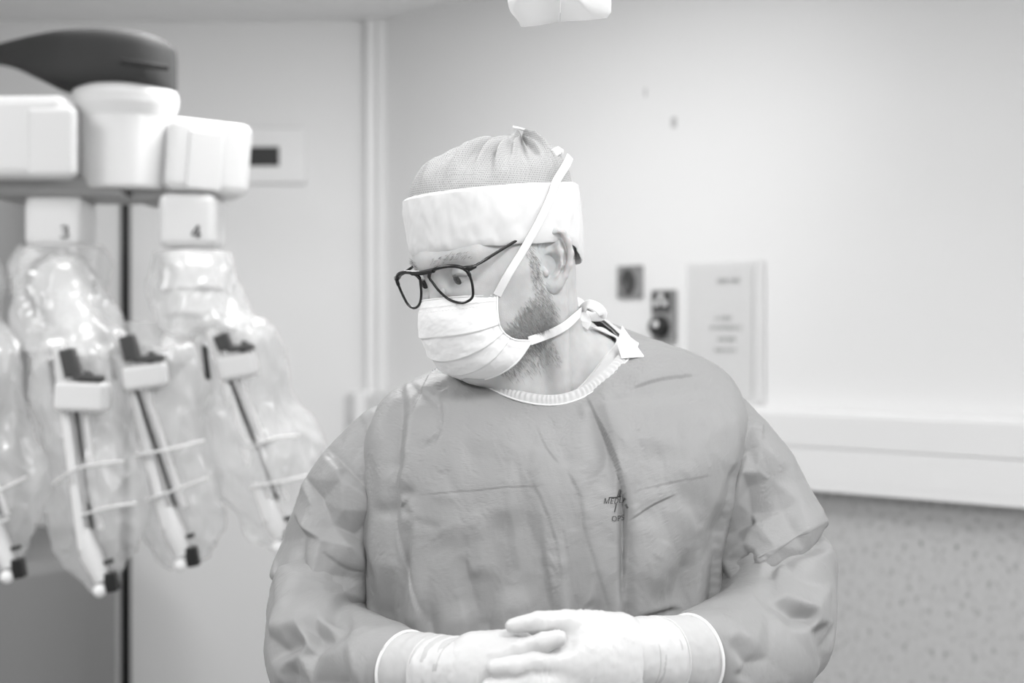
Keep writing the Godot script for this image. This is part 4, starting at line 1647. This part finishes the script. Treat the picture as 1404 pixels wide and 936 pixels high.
func gown(who: Node3D) -> void:
	var f := Folds.new(px(440, 1000, 1.6), px(1090, 420, 1.6))
	var d := 1.57
	# drawn folds of the front: path, width, height, kind (1 = overlap, raised on the left of the path; negative = on the right)
	for q in [
		[[536, 700, 547, 749, 561, 789, 579, 837, 600, 885], 0.030, -0.007, 1],
		[[565, 676, 570, 740, 577, 800, 590, 850], 0.010, 0.0035, 0],
		[[552, 690, 562, 678, 556, 700, 566, 712], 0.006, -0.003, 0],
		[[500, 708, 535, 703, 560, 690], 0.008, -0.003, 0],
		[[563, 681, 620, 674, 681, 668, 760, 663], 0.012, 0.0014, 1],
		[[866, 673, 919, 662, 985, 652], 0.012, 0.0014, 1],
		[[637, 740, 643, 790, 651, 830], 0.012, 0.0015, 1],
		[[600, 545, 603, 590, 575, 622], 0.016, -0.006, 1],
		[[543, 548, 541, 600, 538, 665], 0.014, -0.006, 0],
		[[583, 508, 574, 535, 560, 580], 0.012, 0.005, 1],
		[[560, 560, 556, 620, 548, 680], 0.012, 0.004, 0],
		[[735, 580, 748, 612, 770, 640], 0.012, 0.002, 1],
		[[720, 640, 745, 690, 762, 740, 772, 800], 0.022, 0.003, 1],
		[[660, 600, 650, 660, 655, 720], 0.02, -0.004, 0],
		[[690, 690, 700, 760, 712, 830], 0.022, -0.006, 0],
		[[740, 730, 752, 790, 760, 840], 0.012, 0.003, 1],
		[[768, 700, 780, 770, 794, 840], 0.010, 0.003, 1],
		[[792, 694, 812, 760, 840, 850], 0.010, 0.003, 1],
		[[610, 720, 625, 780, 640, 850], 0.02, -0.005, 0],
		[[800, 530, 815, 565, 832, 600, 848, 647, 856, 694, 855, 758, 851, 860], 0.034, 0.012, 1],
		[[858, 541, 914, 523, 978, 515], 0.010, 0.005, 1],
		[[862, 548, 925, 540, 990, 528], 0.010, -0.004, 0],
		[[795, 575, 820, 560, 845, 548], 0.008, 0.003, 0],
		[[855, 715, 892, 692, 930, 676], 0.014, 0.005, 1],
		[[1000, 690, 972, 758, 935, 805, 885, 840], 0.028, -0.010, 0],
		[[960, 690, 925, 760, 880, 810], 0.026, 0.005, 0],
		[[905, 600, 900, 660, 880, 730], 0.024, -0.004, 0],
		[[985, 560, 965, 620, 930, 680], 0.024, 0.004, 0],
		[[850, 845, 900, 838, 950, 838], 0.008, 0.004, 1],
		[[870, 850, 915, 845, 945, 843], 0.006, -0.003, 0],
		[[800, 822, 815, 835, 822, 850], 0.008, -0.004, 0],
		[[655, 770, 665, 830, 672, 880], 0.016, -0.005, 0],
		[[775, 640, 795, 680, 800, 730], 0.010, 0.003, 1],
		[[1005, 560, 1014, 600, 1006, 660], 0.010, 0.005, 0]]:
		f.stamp(at2(q[0], d), q[1], q[2] * (0.75 if q[3] == 1 else 1.0), q[3], 0.0011)
	# soft hanging drapes: heights (millimetres) along five levels
	var drape_pts := []
	for row in [
		[900, 505, -6, 530, -14, 560, -8, 580, 5, 600, -2, 640, 4, 670, -6, 700, 2, 740, -4, 765, 4, 790, -5, 825, -5, 850, 4, 858, -6, 880, 1, 930, -8, 985, -10],
		[850, 505, -6, 522, -16, 545, -12, 560, 0, 577, 6, 590, -3, 615, 3, 640, 4, 655, -5, 670, -6, 690, 2, 715, 3, 740, -4, 757, -5, 765, 4, 778, 5, 790, -5, 805, 3, 825, -5, 838, 4, 850, 5, 857, -8, 870, 1, 900, -3, 930, -7, 960, 0, 985, -10],
		[780, 500, 0, 520, 0, 545, -2, 557, -6, 566, 4, 590, 2, 620, 4, 640, -4, 660, 2, 690, -4, 715, 3, 745, -4, 752, 4, 770, 4, 785, -3, 810, 3, 846, 4, 855, -8, 866, 3, 900, 4, 940, -6, 970, 3, 1000, -9],
		[700, 500, 0, 520, 0, 538, -4, 552, 4, 570, 3, 600, 1, 630, 1, 660, 0, 700, 3, 720, -3, 740, 3, 770, 2, 800, 1, 845, 3, 856, -7, 866, 2, 900, 2, 940, 2, 975, 4, 1005, -5],
		[620, 500, 0, 540, -6, 555, 3, 600, 2, 650, 2, 700, 2, 740, 0, 800, 1, 834, -5, 846, 3, 900, 0, 960, 1, 1015, 0],
		[560, 520, 0, 545, -4, 560, 3, 598, -4, 611, 3, 700, 0, 800, 0, 816, -3, 830, 1, 900, 0, 1000, 0], [520, 540, 0, 1000, 0]]:
		for i in range(1, row.size(), 2):
			drape_pts.append([row[i], row[0], row[i + 1]])
	f.facets(at3(drape_pts, d), 6)
	# fine crinkles of the paper-like cloth
	var rng := RandomNumberGenerator.new()
	rng.seed = 12
	for i in 60:
		var x := rng.randf_range(520, 990)
		var y := rng.randf_range(570, 850)
		var a := rng.randf_range(-0.5, 0.5) + (PI / 2 if rng.randf() < 0.7 else 0.2)
		var l := rng.randf_range(20, 60)
		f.stamp(at2([x, y, x + cos(a) * l * 0.5 + rng.randf_range(-4, 4), y + sin(a) * l * 0.5, x + cos(a) * l, y + sin(a) * l], d), rng.randf_range(0.004, 0.009), rng.randf_range(-0.0013, 0.0013), 0)
	var nu := 520
	var nv := 420
	var pts := PackedVector3Array()
	for j in nv:
		var s := float(j) / (nv - 1)
		s = s * 0.76 if s < 0.85 else lerpf(0.646, 1.0, (s - 0.85) / 0.15)
		for i in nu:
			# more columns on the front half
			var a := TAU * i / nu
			if a > PI:
				a -= TAU
			a = signf(a) * pow(absf(a) / PI, 1.35) * PI
			pts.append(torso_point(s, a))
	pts = relief(pts, nu, nv, f, 1.0, 0.0022, 5, Vector3(14, 6, 14), 1.0, 0.0)
	var mb := Mb.new()
	mb.grid(pts, nu, nv, true)
	var body := part(who, "gown", mb, M.gown_cloth, "grey surgical gown")
	# surface of the front, for what is sewn or printed on it
	var near := []
	var p0 := px(815, 720, d)
	var p1 := px(870, 660, d)
	for p in pts:
		if p.z > -TZ and p.x > p0.x and p.x < p1.x and p.y > p0.y and p.y < p1.y:
			near.append(p)
	var lift := func(x: float, y: float) -> Vector3:
		var best := Vector3.ZERO
		var bd := 1e9
		for p in near:
			var e: float = (p.x - x) * (p.x - x) + (p.y - y) * (p.y - y)
			if e < bd:
				bd = e
				best = p
		return best
	# collar: a ribbed band and its light piping
	mb = Mb.new()
	var cn := 900
	var cp := PackedVector3Array()
	for j in 7:
		var t := j / 6.0
		for i in cn:
			var an := TAU * i / cn
			var p := torso_point(lerpf(-0.0, 0.036, t), an)
			var outw := Vector3(sin(an), 0.55, cos(an)).normalized()
			var rib := 0.0007 * sin(an * 110.0 + 2.0 * sin(an * 13.0)) * sin(PI * t)
			cp.append(p + outw * (0.0008 + 0.0030 * sin(PI * clampf(t, 0.04, 0.96)) + rib) + Vector3(0, 0.004 * (1.0 - t), 0))
	mb.grid(cp, cn, 7, true)
	part(body, "collar", mb, M.collar_cloth, "ribbed collar band")
	mb = Mb.new()
	var ring := PackedVector3Array()
	for i in 160:
		var an := TAU * i / 160
		ring.append(torso_point(0.0365, an) + Vector3(sin(an), 0.55, cos(an)).normalized() * 0.001)
	mb.tube(ring, [0.0011], 6, true)
	part(body, "collar_piping", mb, M.piping)
	# white paper tab at the neck
	mb = Mb.new()
	var tri3 := [px(853, 446, 1.675), px(884, 489, 1.655), px(852, 491, 1.648), px(846, 470, 1.665)]
	for z in [0.0, -0.0008]:
		var b := mb.v.size()
		for p in tri3:
			mb.add(p + Vector3(0, 0, z))
		mb.tri(b, b + 1, b + 2)
		mb.tri(b, b + 2, b + 3)
	part(body, "neck_tab", mb, M.piping, "white paper tab at the neck fastening")
	# maker's print: rule, two lines of letters, a slanted stroke
	print_line(body, "MEDLI", 826.5, 684.5, 28.0, 7.0, 0.25, lift)
	print_line(body, "OPS", 837.5, 708.0, 18.0, 7.0, 0.0, lift)
	mb = Mb.new()
	for q in [[833, 680.2, 837, 680.1, 0.7], [837, 680.1, 841, 680.0, 0.7], [841, 680.0, 845, 679.8, 0.7], [845, 679.8, 851, 679.6, 0.9], [847, 679, 850.5, 670, 1.5], [849.5, 679, 851, 672, 1.5], [843, 689, 840.5, 699, 0.8], [857.2, 689.5, 857.8, 694, 1.4]]:
		var a: Vector3 = lift.call(px(q[0], q[1], d).x, px(q[0], q[1], d).y)
		var b: Vector3 = lift.call(px(q[2], q[3], d).x, px(q[2], q[3], d).y)
		var k: float = q[4] * d / FOC
		mb.tube(PackedVector3Array([a + Vector3(0, 0, 0.0009), b + Vector3(0, 0, 0.0009)]), [k, k], 6, false, 0.4, Vector3.BACK)
	part(body, "print_mark", mb, M.print_ink)
	# scrub shirt between neck and gown: a V whose edge lies on the neck
	var inner := []
	for q in [[792, 533], [805, 520], [826, 493], [846, 467], [832, 457], [812, 449]]:
		inner.append(surface_at(q[0], q[1], 0.0025))
	var ins := smooth_path(inner, 8)
	for half in [1.0, -1.0]:
		var sc := PackedVector3Array()
		for j in 10:
			var t := j / 9.0
			for i in ins.size():
				var an: float = half * lerpf(0.62, 2.2, float(i) / (ins.size() - 1))
				var o := torso_point(0.02, an) + Vector3(0, -0.006, -0.004)
				var p := ins[i]
				if half < 0.0:
					p.x = 0.066 - p.x
				sc.append(p.lerp(o, t) + Vector3(0, 0.004 * sin(PI * t), 0))
		mb = Mb.new()
		mb.grid(sc, ins.size(), 10, false)
		mb.tube(sc.slice(0, ins.size()), [0.0009], 6)
		part(who, "scrub_top", mb, M.scrub_cloth, "light scrub top under the gown")
	sleeves(body)

func print_line(parent: Node, what: String, x: float, y: float, wide: float, high: float, slant: float, lift: Callable) -> void:
	var tm := TextMesh.new()
	var fo := SystemFont.new()
	fo.font_names = PackedStringArray(["Droid Sans"])
	fo.font_weight = 500
	tm.font = fo
	tm.text = what
	tm.font_size = 32
	tm.pixel_size = 0.01
	tm.depth = 0.0
	tm.curve_step = 4.0
	var ar := tm.get_mesh_arrays()
	var v: PackedVector3Array = ar[Mesh.ARRAY_VERTEX]
	var ix: PackedInt32Array = ar[Mesh.ARRAY_INDEX]
	var lo := Vector3(1e9, 1e9, 0)
	var hi := -lo
	for p in v:
		lo = lo.min(p)
		hi = hi.max(p)
	var d := 1.57
	var k := d / FOC
	var mb := Mb.new()
	for p in v:
		var fx := (p.x - lo.x) / (hi.x - lo.x)
		var fy := (p.y - lo.y) / (hi.y - lo.y)
		var w := px(x, y, d) + Vector3((fx * wide + fy * high * slant) * k, (fy - 0.5) * high * k, 0)
		w.z = lift.call(w.x, w.y).z + 0.0012
		mb.add(w, Vector3.BACK)
	for i in range(0, ix.size(), 3):
		mb.tri(ix[i], ix[i + 1], ix[i + 2])
	part(parent, "print", mb, M.print_ink, "dark printed lettering")

func tube_rows(l: Array) -> Array:
	# rows of [outer x, outer y, inner x, inner y, depth, half depth] -> centre and axes, the second axis across the run
	var c := []
	var a := []
	for q in l:
		var o := px(q[0], q[1], q[4])
		var i := px(q[2], q[3], q[4])
		c.append((o + i) * 0.5)
		a.append((i - o) * 0.5)
	var out := []
	for k in l.size():
		var t: Vector3 = (c[mini(k + 1, l.size() - 1)] - c[maxi(k - 1, 0)]).normalized()
		var aa: Vector3 = a[k]
		var b := aa.cross(t).normalized()
		if b.z < 0.0:
			b = -b
		out.append([c[k], aa, b * l[k][5]])
	return out

func sleeves(body: Node) -> void:
	var d := 1.62
	# each sleeve: the upper part hangs from the shoulder and ends in a hard fold at the elbow, the lower part comes out under it and runs to the cuff
	# his right sleeve
	var up := tube_rows([
		[540, 548, 630, 630, 1.70, 0.05], [510, 562, 600, 650, 1.70, 0.060], [474, 592, 570, 690, 1.70, 0.066], [443, 627, 545, 730, 1.70, 0.071], [419, 668, 530, 765, 1.70, 0.076], [396, 720, 522, 795, 1.695, 0.080],
		[376, 775, 518, 822, 1.688, 0.084], [372, 792, 515, 834, 1.685, 0.083], [383, 794, 506, 836, 1.685, 0.074], [398, 786, 495, 826, 1.685, 0.060]])
	var lo := tube_rows([
		[395, 770, 500, 800, 1.69, 0.060], [378, 800, 512, 824, 1.68, 0.072], [373, 835, 515, 830, 1.668, 0.076], [375, 885, 508, 834, 1.65, 0.076], [398, 960, 505, 836, 1.62, 0.074], [440, 1000, 515, 842, 1.575, 0.068], [490, 995, 535, 852, 1.525, 0.058]])
	lo.append([px(532, 917, 1.488), Vector3(0, -60 * 1.488 / FOC, 0), Vector3(-0.62, 0, 0.78) * 0.052])
	lo.append([px(549, 917, 1.473), Vector3(0, -54 * 1.473 / FOC, 0), Vector3(-0.62, 0, 0.78) * 0.045])
	lo.append([px(555, 917, 1.469), Vector3(0, -50 * 1.469 / FOC, 0), Vector3(-0.62, 0, 0.78) * 0.040])
	for i in range(lo.size() - 3, lo.size()):
		lo[i][1] = -lo[i][1]
	var f := Folds.new(px(350, 1010, 1.62), px(620, 540, 1.62))
	f.facets(at3([[430, 600, 0], [500, 545, 0], [540, 600, 0], [470, 610, 1], [486, 575, 2], [496, 600, -3], [440, 622, 2], [470, 643, -5], [498, 668, -5], [436, 630, 3], [466, 650, 5], [492, 674, 3], [416, 664, 3], [436, 686, -6], [412, 672, 4], [428, 694, 3],
		[398, 712, 3], [409, 732, -11], [415, 730, 4], [410, 796, -14], [416, 797, 4], [372, 788, -3], [360, 760, 0], [468, 662, 4], [472, 700, 7], [476, 750, 9], [493, 772, 6], [455, 720, -3], [450, 785, -4], [486, 735, -5], [500, 752, 0], [440, 740, 3], [430, 790, 2],
		[478, 790, -4], [500, 800, 0], [465, 808, 2], [520, 700, 0], [530, 830, 0], [440, 830, 0], [380, 830, 0]], d), 3)
	for q in [
		[[438, 622, 462, 637, 500, 672], 0.014, -0.004, 1],
		[[412, 664, 427, 678, 440, 692], 0.010, -0.004, 1],
		[[440, 752, 470, 775, 502, 788], 0.010, 0.003, 1]]:
		f.stamp(at2(q[0], d), q[1], q[2], q[3], 0.002)
	var g := Folds.new(px(350, 1010, 1.60), px(620, 700, 1.60))
	g.facets(at3([[355, 780, 0], [372, 792, 2], [412, 792, 3], [440, 800, 4], [468, 812, 4], [497, 828, 0], [520, 815, 0], [374, 830, -1], [382, 830, 3], [378, 858, 7], [400, 855, 9], [420, 850, 11], [445, 838, 10], [468, 820, 5], [476, 818, 2],
		[374, 866, 0], [400, 879, -10], [420, 866, -11], [444, 851, -10], [466, 836, -8], [486, 826, -4], [424, 880, 2], [440, 864, 5], [466, 843, 6], [492, 828, 4], [448, 872, -6], [470, 851, -7], [490, 838, -4], [470, 872, 7], [500, 850, 6], [530, 857, 4], [560, 866, 0],
		[520, 890, 7], [498, 893, -5], [532, 897, -5], [508, 906, 5], [480, 925, 6], [450, 905, 5], [440, 935, 0], [414, 935, -9], [410, 905, -10], [404, 893, 3], [396, 910, 4], [385, 935, 0], [378, 900, 0], [545, 905, 0], [540, 940, 0], [480, 980, 0], [400, 990, 0], [355, 930, 0]], 1.60), 7)
	sleeve(body, up, lo, f, g, 61, 1.0)
	# his left sleeve
	up = tube_rows([
		[1012, 541, 900, 640, 1.70, 0.060], [1040, 566, 930, 700, 1.70, 0.066], [1066, 596, 955, 740, 1.70, 0.071], [1088, 632, 962, 775, 1.70, 0.076], [1110, 672, 965, 798, 1.695, 0.081],
		[1130, 708, 968, 818, 1.69, 0.086], [1133, 718, 970, 826, 1.688, 0.085], [1120, 724, 980, 824, 1.688, 0.076], [1105, 722, 990, 812, 1.688, 0.060]])
	lo = tube_rows([
		[1105, 712, 985, 790, 1.69, 0.060], [1126, 740, 975, 806, 1.685, 0.073], [1142, 768, 972, 814, 1.678, 0.078], [1146, 812, 976, 818, 1.665, 0.080], [1136, 878, 982, 818, 1.64, 0.079], [1100, 950, 978, 818, 1.60, 0.075], [1045, 990, 968, 826, 1.555, 0.067], [995, 985, 958, 835, 1.515, 0.058]])
	lo.append([px(971, 902, 1.50), Vector3(0, 65 * 1.50 / FOC, 0), Vector3(0.62, 0, 0.78) * 0.053])
	lo.append([px(956, 901, 1.486), Vector3(0, 60 * 1.486 / FOC, 0), Vector3(0.62, 0, 0.78) * 0.046])
	lo.append([px(950, 900, 1.483), Vector3(0, 56 * 1.483 / FOC, 0), Vector3(0.62, 0, 0.78) * 0.041])
	f = Folds.new(px(900, 1010, 1.62), px(1170, 520, 1.62))
	f.facets(at3([[940, 540, 0], [1012, 530, 0], [1080, 560, 0], [1110, 620, 0], [1150, 700, 0], [1014, 560, 2], [1024, 575, -4], [1032, 590, 3], [1042, 572, -4], [1050, 590, 4], [1060, 580, -2], [1020, 610, 3], [1030, 620, -3], [1046, 618, 3], [1008, 640, -3],
		[1018, 650, 6], [1014, 690, 3], [1003, 694, 2], [1027, 668, -5], [1031, 705, -7], [1033, 718, -6], [1040, 650, 4], [1036, 720, 5], [1004, 700, 4], [1020, 745, 3], [1039, 780, 5], [1012, 730, -4], [1022, 765, -9], [1028, 787, -11], [1005, 802, -2], [996, 770, 2], [985, 790, -7], [988, 740, -4],
		[1043, 778, 7], [1034, 752, 2], [1060, 660, 1], [1077, 700, -4], [1084, 720, -4], [1060, 745, 3], [1104, 735, 4], [1132, 714, 3], [1090, 645, 3], [1070, 765, 3], [1098, 690, 3], [1100, 752, 2], [1050, 800, 0], [1010, 830, 0], [960, 830, 0], [950, 700, 0], [1130, 760, 0]], d), 3)
	for q in [
		[[1010, 540, 1020, 580, 1018, 620, 1002, 680, 984, 750, 975, 815], 0.012, 0.004, 1]]:
		f.stamp(at2(q[0], d), q[1], q[2], q[3], 0.002)
	g = Folds.new(px(900, 1010, 1.60), px(1170, 660, 1.60))
	g.facets(at3([[1090, 700, 0], [1160, 720, 0], [1170, 800, 0], [1128, 727, -5], [1128, 758, -6], [1100, 762, -7], [1078, 768, -7], [1055, 783, -7], [1143, 764, 4], [1128, 766, 5], [1100, 770, 5], [1066, 778, 5], [1040, 795, 4], [1144, 800, 2], [1100, 800, 2], [1080, 788, 3], [1056, 797, 3],
		[1064, 812, 7], [1080, 822, 10], [1104, 829, 10], [1000, 812, 2], [1020, 808, 3], [1040, 814, -3], [1062, 821, -8], [1082, 831, -10], [1102, 837, -7], [1000, 820, 5], [1030, 824, 5], [1060, 845, 6], [1085, 850, 7], [1106, 845, 4], [1112, 852, -9], [1121, 880, -10], [1124, 905, -6], [1130, 850, 2], [1142, 850, 2], [1132, 890, 2],
		[1105, 900, 5], [1060, 905, 4], [1030, 925, 3], [1090, 930, 2], [985, 838, 6], [1002, 850, 8], [1022, 870, 2], [1008, 897, 6], [992, 868, -5], [975, 880, 0], [984, 873, 4], [986, 882, -3], [972, 893, 3], [986, 891, 4], [970, 910, 0], [945, 845, 0], [962, 837, 7], [978, 850, -6], [990, 915, 0], [1040, 960, 0], [1000, 980, 0], [930, 930, 0], [930, 830, 0], [960, 815, 0], [1110, 960, 0]], 1.60), 6)
	sleeve(body, up, lo, f, g, 62, -1.0)

func sleeve(body: Node, up: Array, lo: Array, f: Folds, g: Folds, seed_n: int, side: float) -> void:
	var nu := 320
	var nv := 260
	var mb := Mb.new()
	for k in 2:
		var pts := loft(up if k == 0 else lo, nu, nv)
		pts = relief(pts, nu, nv, f if k == 0 else g, 1.05, 0.0016, seed_n + k * 7, Vector3(16, 11, 16), side, 0.0012 if k == 0 else 0.0015, k == 1)
		mb.grid(pts, nu, nv, true, side < 0.0)
	part(body, "sleeve", mb, M.gown_cloth)
# ---------------------------------------------------------------- gloved hands and cuffs
func cuff_rows(l: Array, toward: float) -> Array:
	# rows of [x, y, half height in pixels, depth, half depth]; the run leans towards the camera
	var out := []
	for q in l:
		var c := px(q[0], q[1], q[3])
		var up := Vector3(0.0, q[2] * q[3] / FOC, 0.0)
		var b: Vector3 = Vector3(0.62 * toward, 0, 0.78) * q[4]
		out.append([c, up, b])
	return out

func cuff(who: Node, called: String, rows: Array, m: Material, waves: float, label: String, side: float) -> MeshInstance3D:
	var nu := 120
	var nv := 70
	var pts := loft(rows, nu, nv, 0.92)
	var nrm := grid_normals(pts, nu, nv, true)
	var nz := FastNoiseLite.new()
	nz.seed = 70 + int(waves * 1000.0)
	nz.frequency = 1.0
	for i in pts.size():
		var p := pts[i]
		var v := float(i / nu) / nv
		var w := 0.5 + 0.5 * nz.get_noise_2d(p.y * 18.0, 3.0)
		var rip := sin(v * 34.0 + 2.4 * nz.get_noise_2d(p.y * 24.0, p.x * 8.0)) * waves * w
		pts[i] += nrm[i] * side * (rip + 0.0008 * nz.get_noise_3dv(p * 60.0))
	var mb := Mb.new()
	mb.grid(pts, nu, nv, true, side < 0.0)
	mb.tube(pts.slice(0, nu), [0.0009], 6, true)
	mb.tube(pts.slice((nv - 1) * nu, nv * nu), [0.0009], 6, true)
	return part(who, called, mb, m, label)

func hands(who: Node3D) -> void:
	# gown cuffs with their piping
	var c := cuff(who, "gown_cuff", cuff_rows([[556, 917, 50, 1.468, 0.040], [580, 916, 47, 1.458, 0.038], [606, 916, 44, 1.448, 0.036], [630, 917, 42, 1.44, 0.034]], -1.0), M.cuff_knit, 0.0006, "light knitted gown cuff", 1.0)
	var mb := Mb.new()
	mb.tube(smooth_path(cuff_ring(556, 917, 51, 1.468, 0.041, -1.0), 3, true), [0.0016], 8, true)
	part(c, "cuff_piping", mb, M.piping)
	c = cuff(who, "gown_cuff", cuff_rows([[949, 900, 56, 1.482, 0.041], [925, 899, 54, 1.472, 0.040], [900, 898, 51, 1.462, 0.038], [870, 898, 48, 1.45, 0.036]], 1.0), M.cuff_knit, 0.0003, "light knitted gown cuff", -1.0)
	mb = Mb.new()
	mb.tube(smooth_path(cuff_ring(949, 900, 57, 1.482, 0.042, 1.0), 3, true), [0.0016], 8, true)
	part(c, "cuff_piping", mb, M.piping)
	# glove sleeves pulled over the cuffs
	var f := Field.new()
	# his right hand, coming from the left: wrist, back of the hand, thumb, fingers under the other hand
	var h := func(x, y, d): return px(x, y, d)
	f.cap(h.call(650, 921, 1.434), h.call(700, 921, 1.425), 0.030, 0.031, 0.02)
	f.cap(h.call(655, 905, 1.432), h.call(705, 897, 1.425), 0.024, 0.021, 0.02)
	f.cap(h.call(655, 938, 1.432), h.call(715, 945, 1.42), 0.024, 0.020, 0.02)
	f.chain([h.call(690, 895, 1.415), h.call(718, 890, 1.398), h.call(746, 881, 1.388), h.call(765, 875, 1.386)], [0.015, 0.0100, 0.0092, 0.0080], 0.010)
	for q in [[[715, 915, 1.432], [760, 922, 1.442], [800, 930, 1.45], [825, 936, 1.452]], [[718, 935, 1.432], [765, 944, 1.442], [805, 950, 1.45], [832, 955, 1.452]], [[716, 955, 1.432], [760, 966, 1.442], [800, 970, 1.45], [820, 972, 1.452]], [[705, 970, 1.432], [740, 985, 1.44], [770, 990, 1.445], [790, 992, 1.45]]]:
		var ch := []
		for p in q:
			ch.append(h.call(p[0], p[1], p[2]))
		f.chain(ch, [0.012, 0.0098, 0.009, 0.008], 0.008)
	mb = Mb.new()
	f.mesh(mb, h.call(622, 1030, 1.50), h.call(860, 850, 1.36), 0.0026)
	crinkle(mb, 3, 0.0005)
	var g := part(who, "glove", mb, M.glove_latex, "white glove on his right hand")
	cuff(g, "glove_cuff", cuff_rows([[594, 917, 45.5, 1.452, 0.0375], [612, 918, 45, 1.446, 0.037], [635, 919, 45, 1.44, 0.036], [662, 920, 46, 1.432, 0.034], [676, 921, 42, 1.43, 0.028]], -1.0), M.glove_latex, 0.0013, "", 1.0)
	# his left hand, coming from the right: back of the hand in front, thumb on top, fingers wrapped over
	f = Field.new()
	f.cap(h.call(846, 893, 1.442), h.call(800, 893, 1.425), 0.031, 0.030, 0.02)
	f.cap(h.call(846, 915, 1.442), h.call(795, 920, 1.42), 0.030, 0.026, 0.02)
	f.cap(h.call(846, 878, 1.442), h.call(800, 870, 1.432), 0.022, 0.018, 0.02)
	f.cap(h.call(800, 905, 1.42), h.call(775, 908, 1.408), 0.026, 0.018, 0.02)
	f.chain([h.call(815, 868, 1.43), h.call(778, 853, 1.412), h.call(738, 853, 1.402), h.call(702, 858, 1.405)], [0.017, 0.0115, 0.0098, 0.0068], 0.012)
	f.chain([h.call(778, 908, 1.402), h.call(738, 908, 1.385), h.call(705, 914, 1.384), h.call(679, 915, 1.390)], [0.0135, 0.0102, 0.0098, 0.0085], 0.008)
	f.chain([h.call(780, 936, 1.402), h.call(735, 938, 1.383), h.call(702, 942, 1.384), h.call(672, 942, 1.392)], [0.014, 0.0105, 0.0098, 0.0085], 0.006)
	f.chain([h.call(785, 962, 1.41), h.call(745, 966, 1.39), h.call(712, 970, 1.39), h.call(685, 970, 1.396)], [0.0135, 0.0100, 0.0092, 0.008], 0.006)
	f.chain([h.call(795, 985, 1.42), h.call(760, 992, 1.40), h.call(735, 996, 1.40), h.call(715, 996, 1.405)], [0.0125, 0.009, 0.0082, 0.0072], 0.006)
	f.cap(h.call(840, 920, 1.442), h.call(795, 965, 1.425), 0.028, 0.018, 0.02)
	mb = Mb.new()
	f.mesh(mb, h.call(655, 1040, 1.50), h.call(885, 825, 1.36), 0.0026)
	crinkle(mb, 4, 0.0006)
	g = part(who, "glove", mb, M.glove_latex, "white glove on his left hand")
	cuff(g, "glove_cuff", cuff_rows([[906, 899, 53.5, 1.466, 0.0405], [895, 898, 53, 1.462, 0.040], [870, 897, 50, 1.452, 0.038], [845, 897, 48, 1.443, 0.035], [828, 897, 44, 1.438, 0.028]], 1.0), M.glove_latex, 0.0004, "", -1.0)

func cuff_ring(x: float, y: float, hh: float, d: float, hd: float, toward: float) -> Array:
	var out := []
	for i in 32:
		var an := TAU * i / 32
		out.append(px(x, y, d) + Vector3(0, hh * d / FOC, 0) * sin(an) + Vector3(0.62 * toward, 0, 0.78) * hd * cos(an))
	return out

# latex that bunches: shallow rings on the digits and small puckers
func crinkle(mb: Mb, seed_n: int, amp: float) -> void:
	var nz := FastNoiseLite.new()
	nz.seed = seed_n
	nz.frequency = 1.0
	nz.fractal_octaves = 2
	mb.done()
	var nn := mb.n.duplicate()
	for i in mb.v.size():
		var p := mb.v[i]
		var ring := sin(p.x * 1500.0 + 3.0 * nz.get_noise_3dv(p * 60.0)) * smoothstep(0.0, 0.4, nz.get_noise_3dv(p * 25.0 + Vector3(5, 0, 0)))
		mb.v[i] = p + nn[i] * (amp * ring + amp * nz.get_noise_3dv(p * 110.0))
		mb.n[i] = Vector3.ZERO
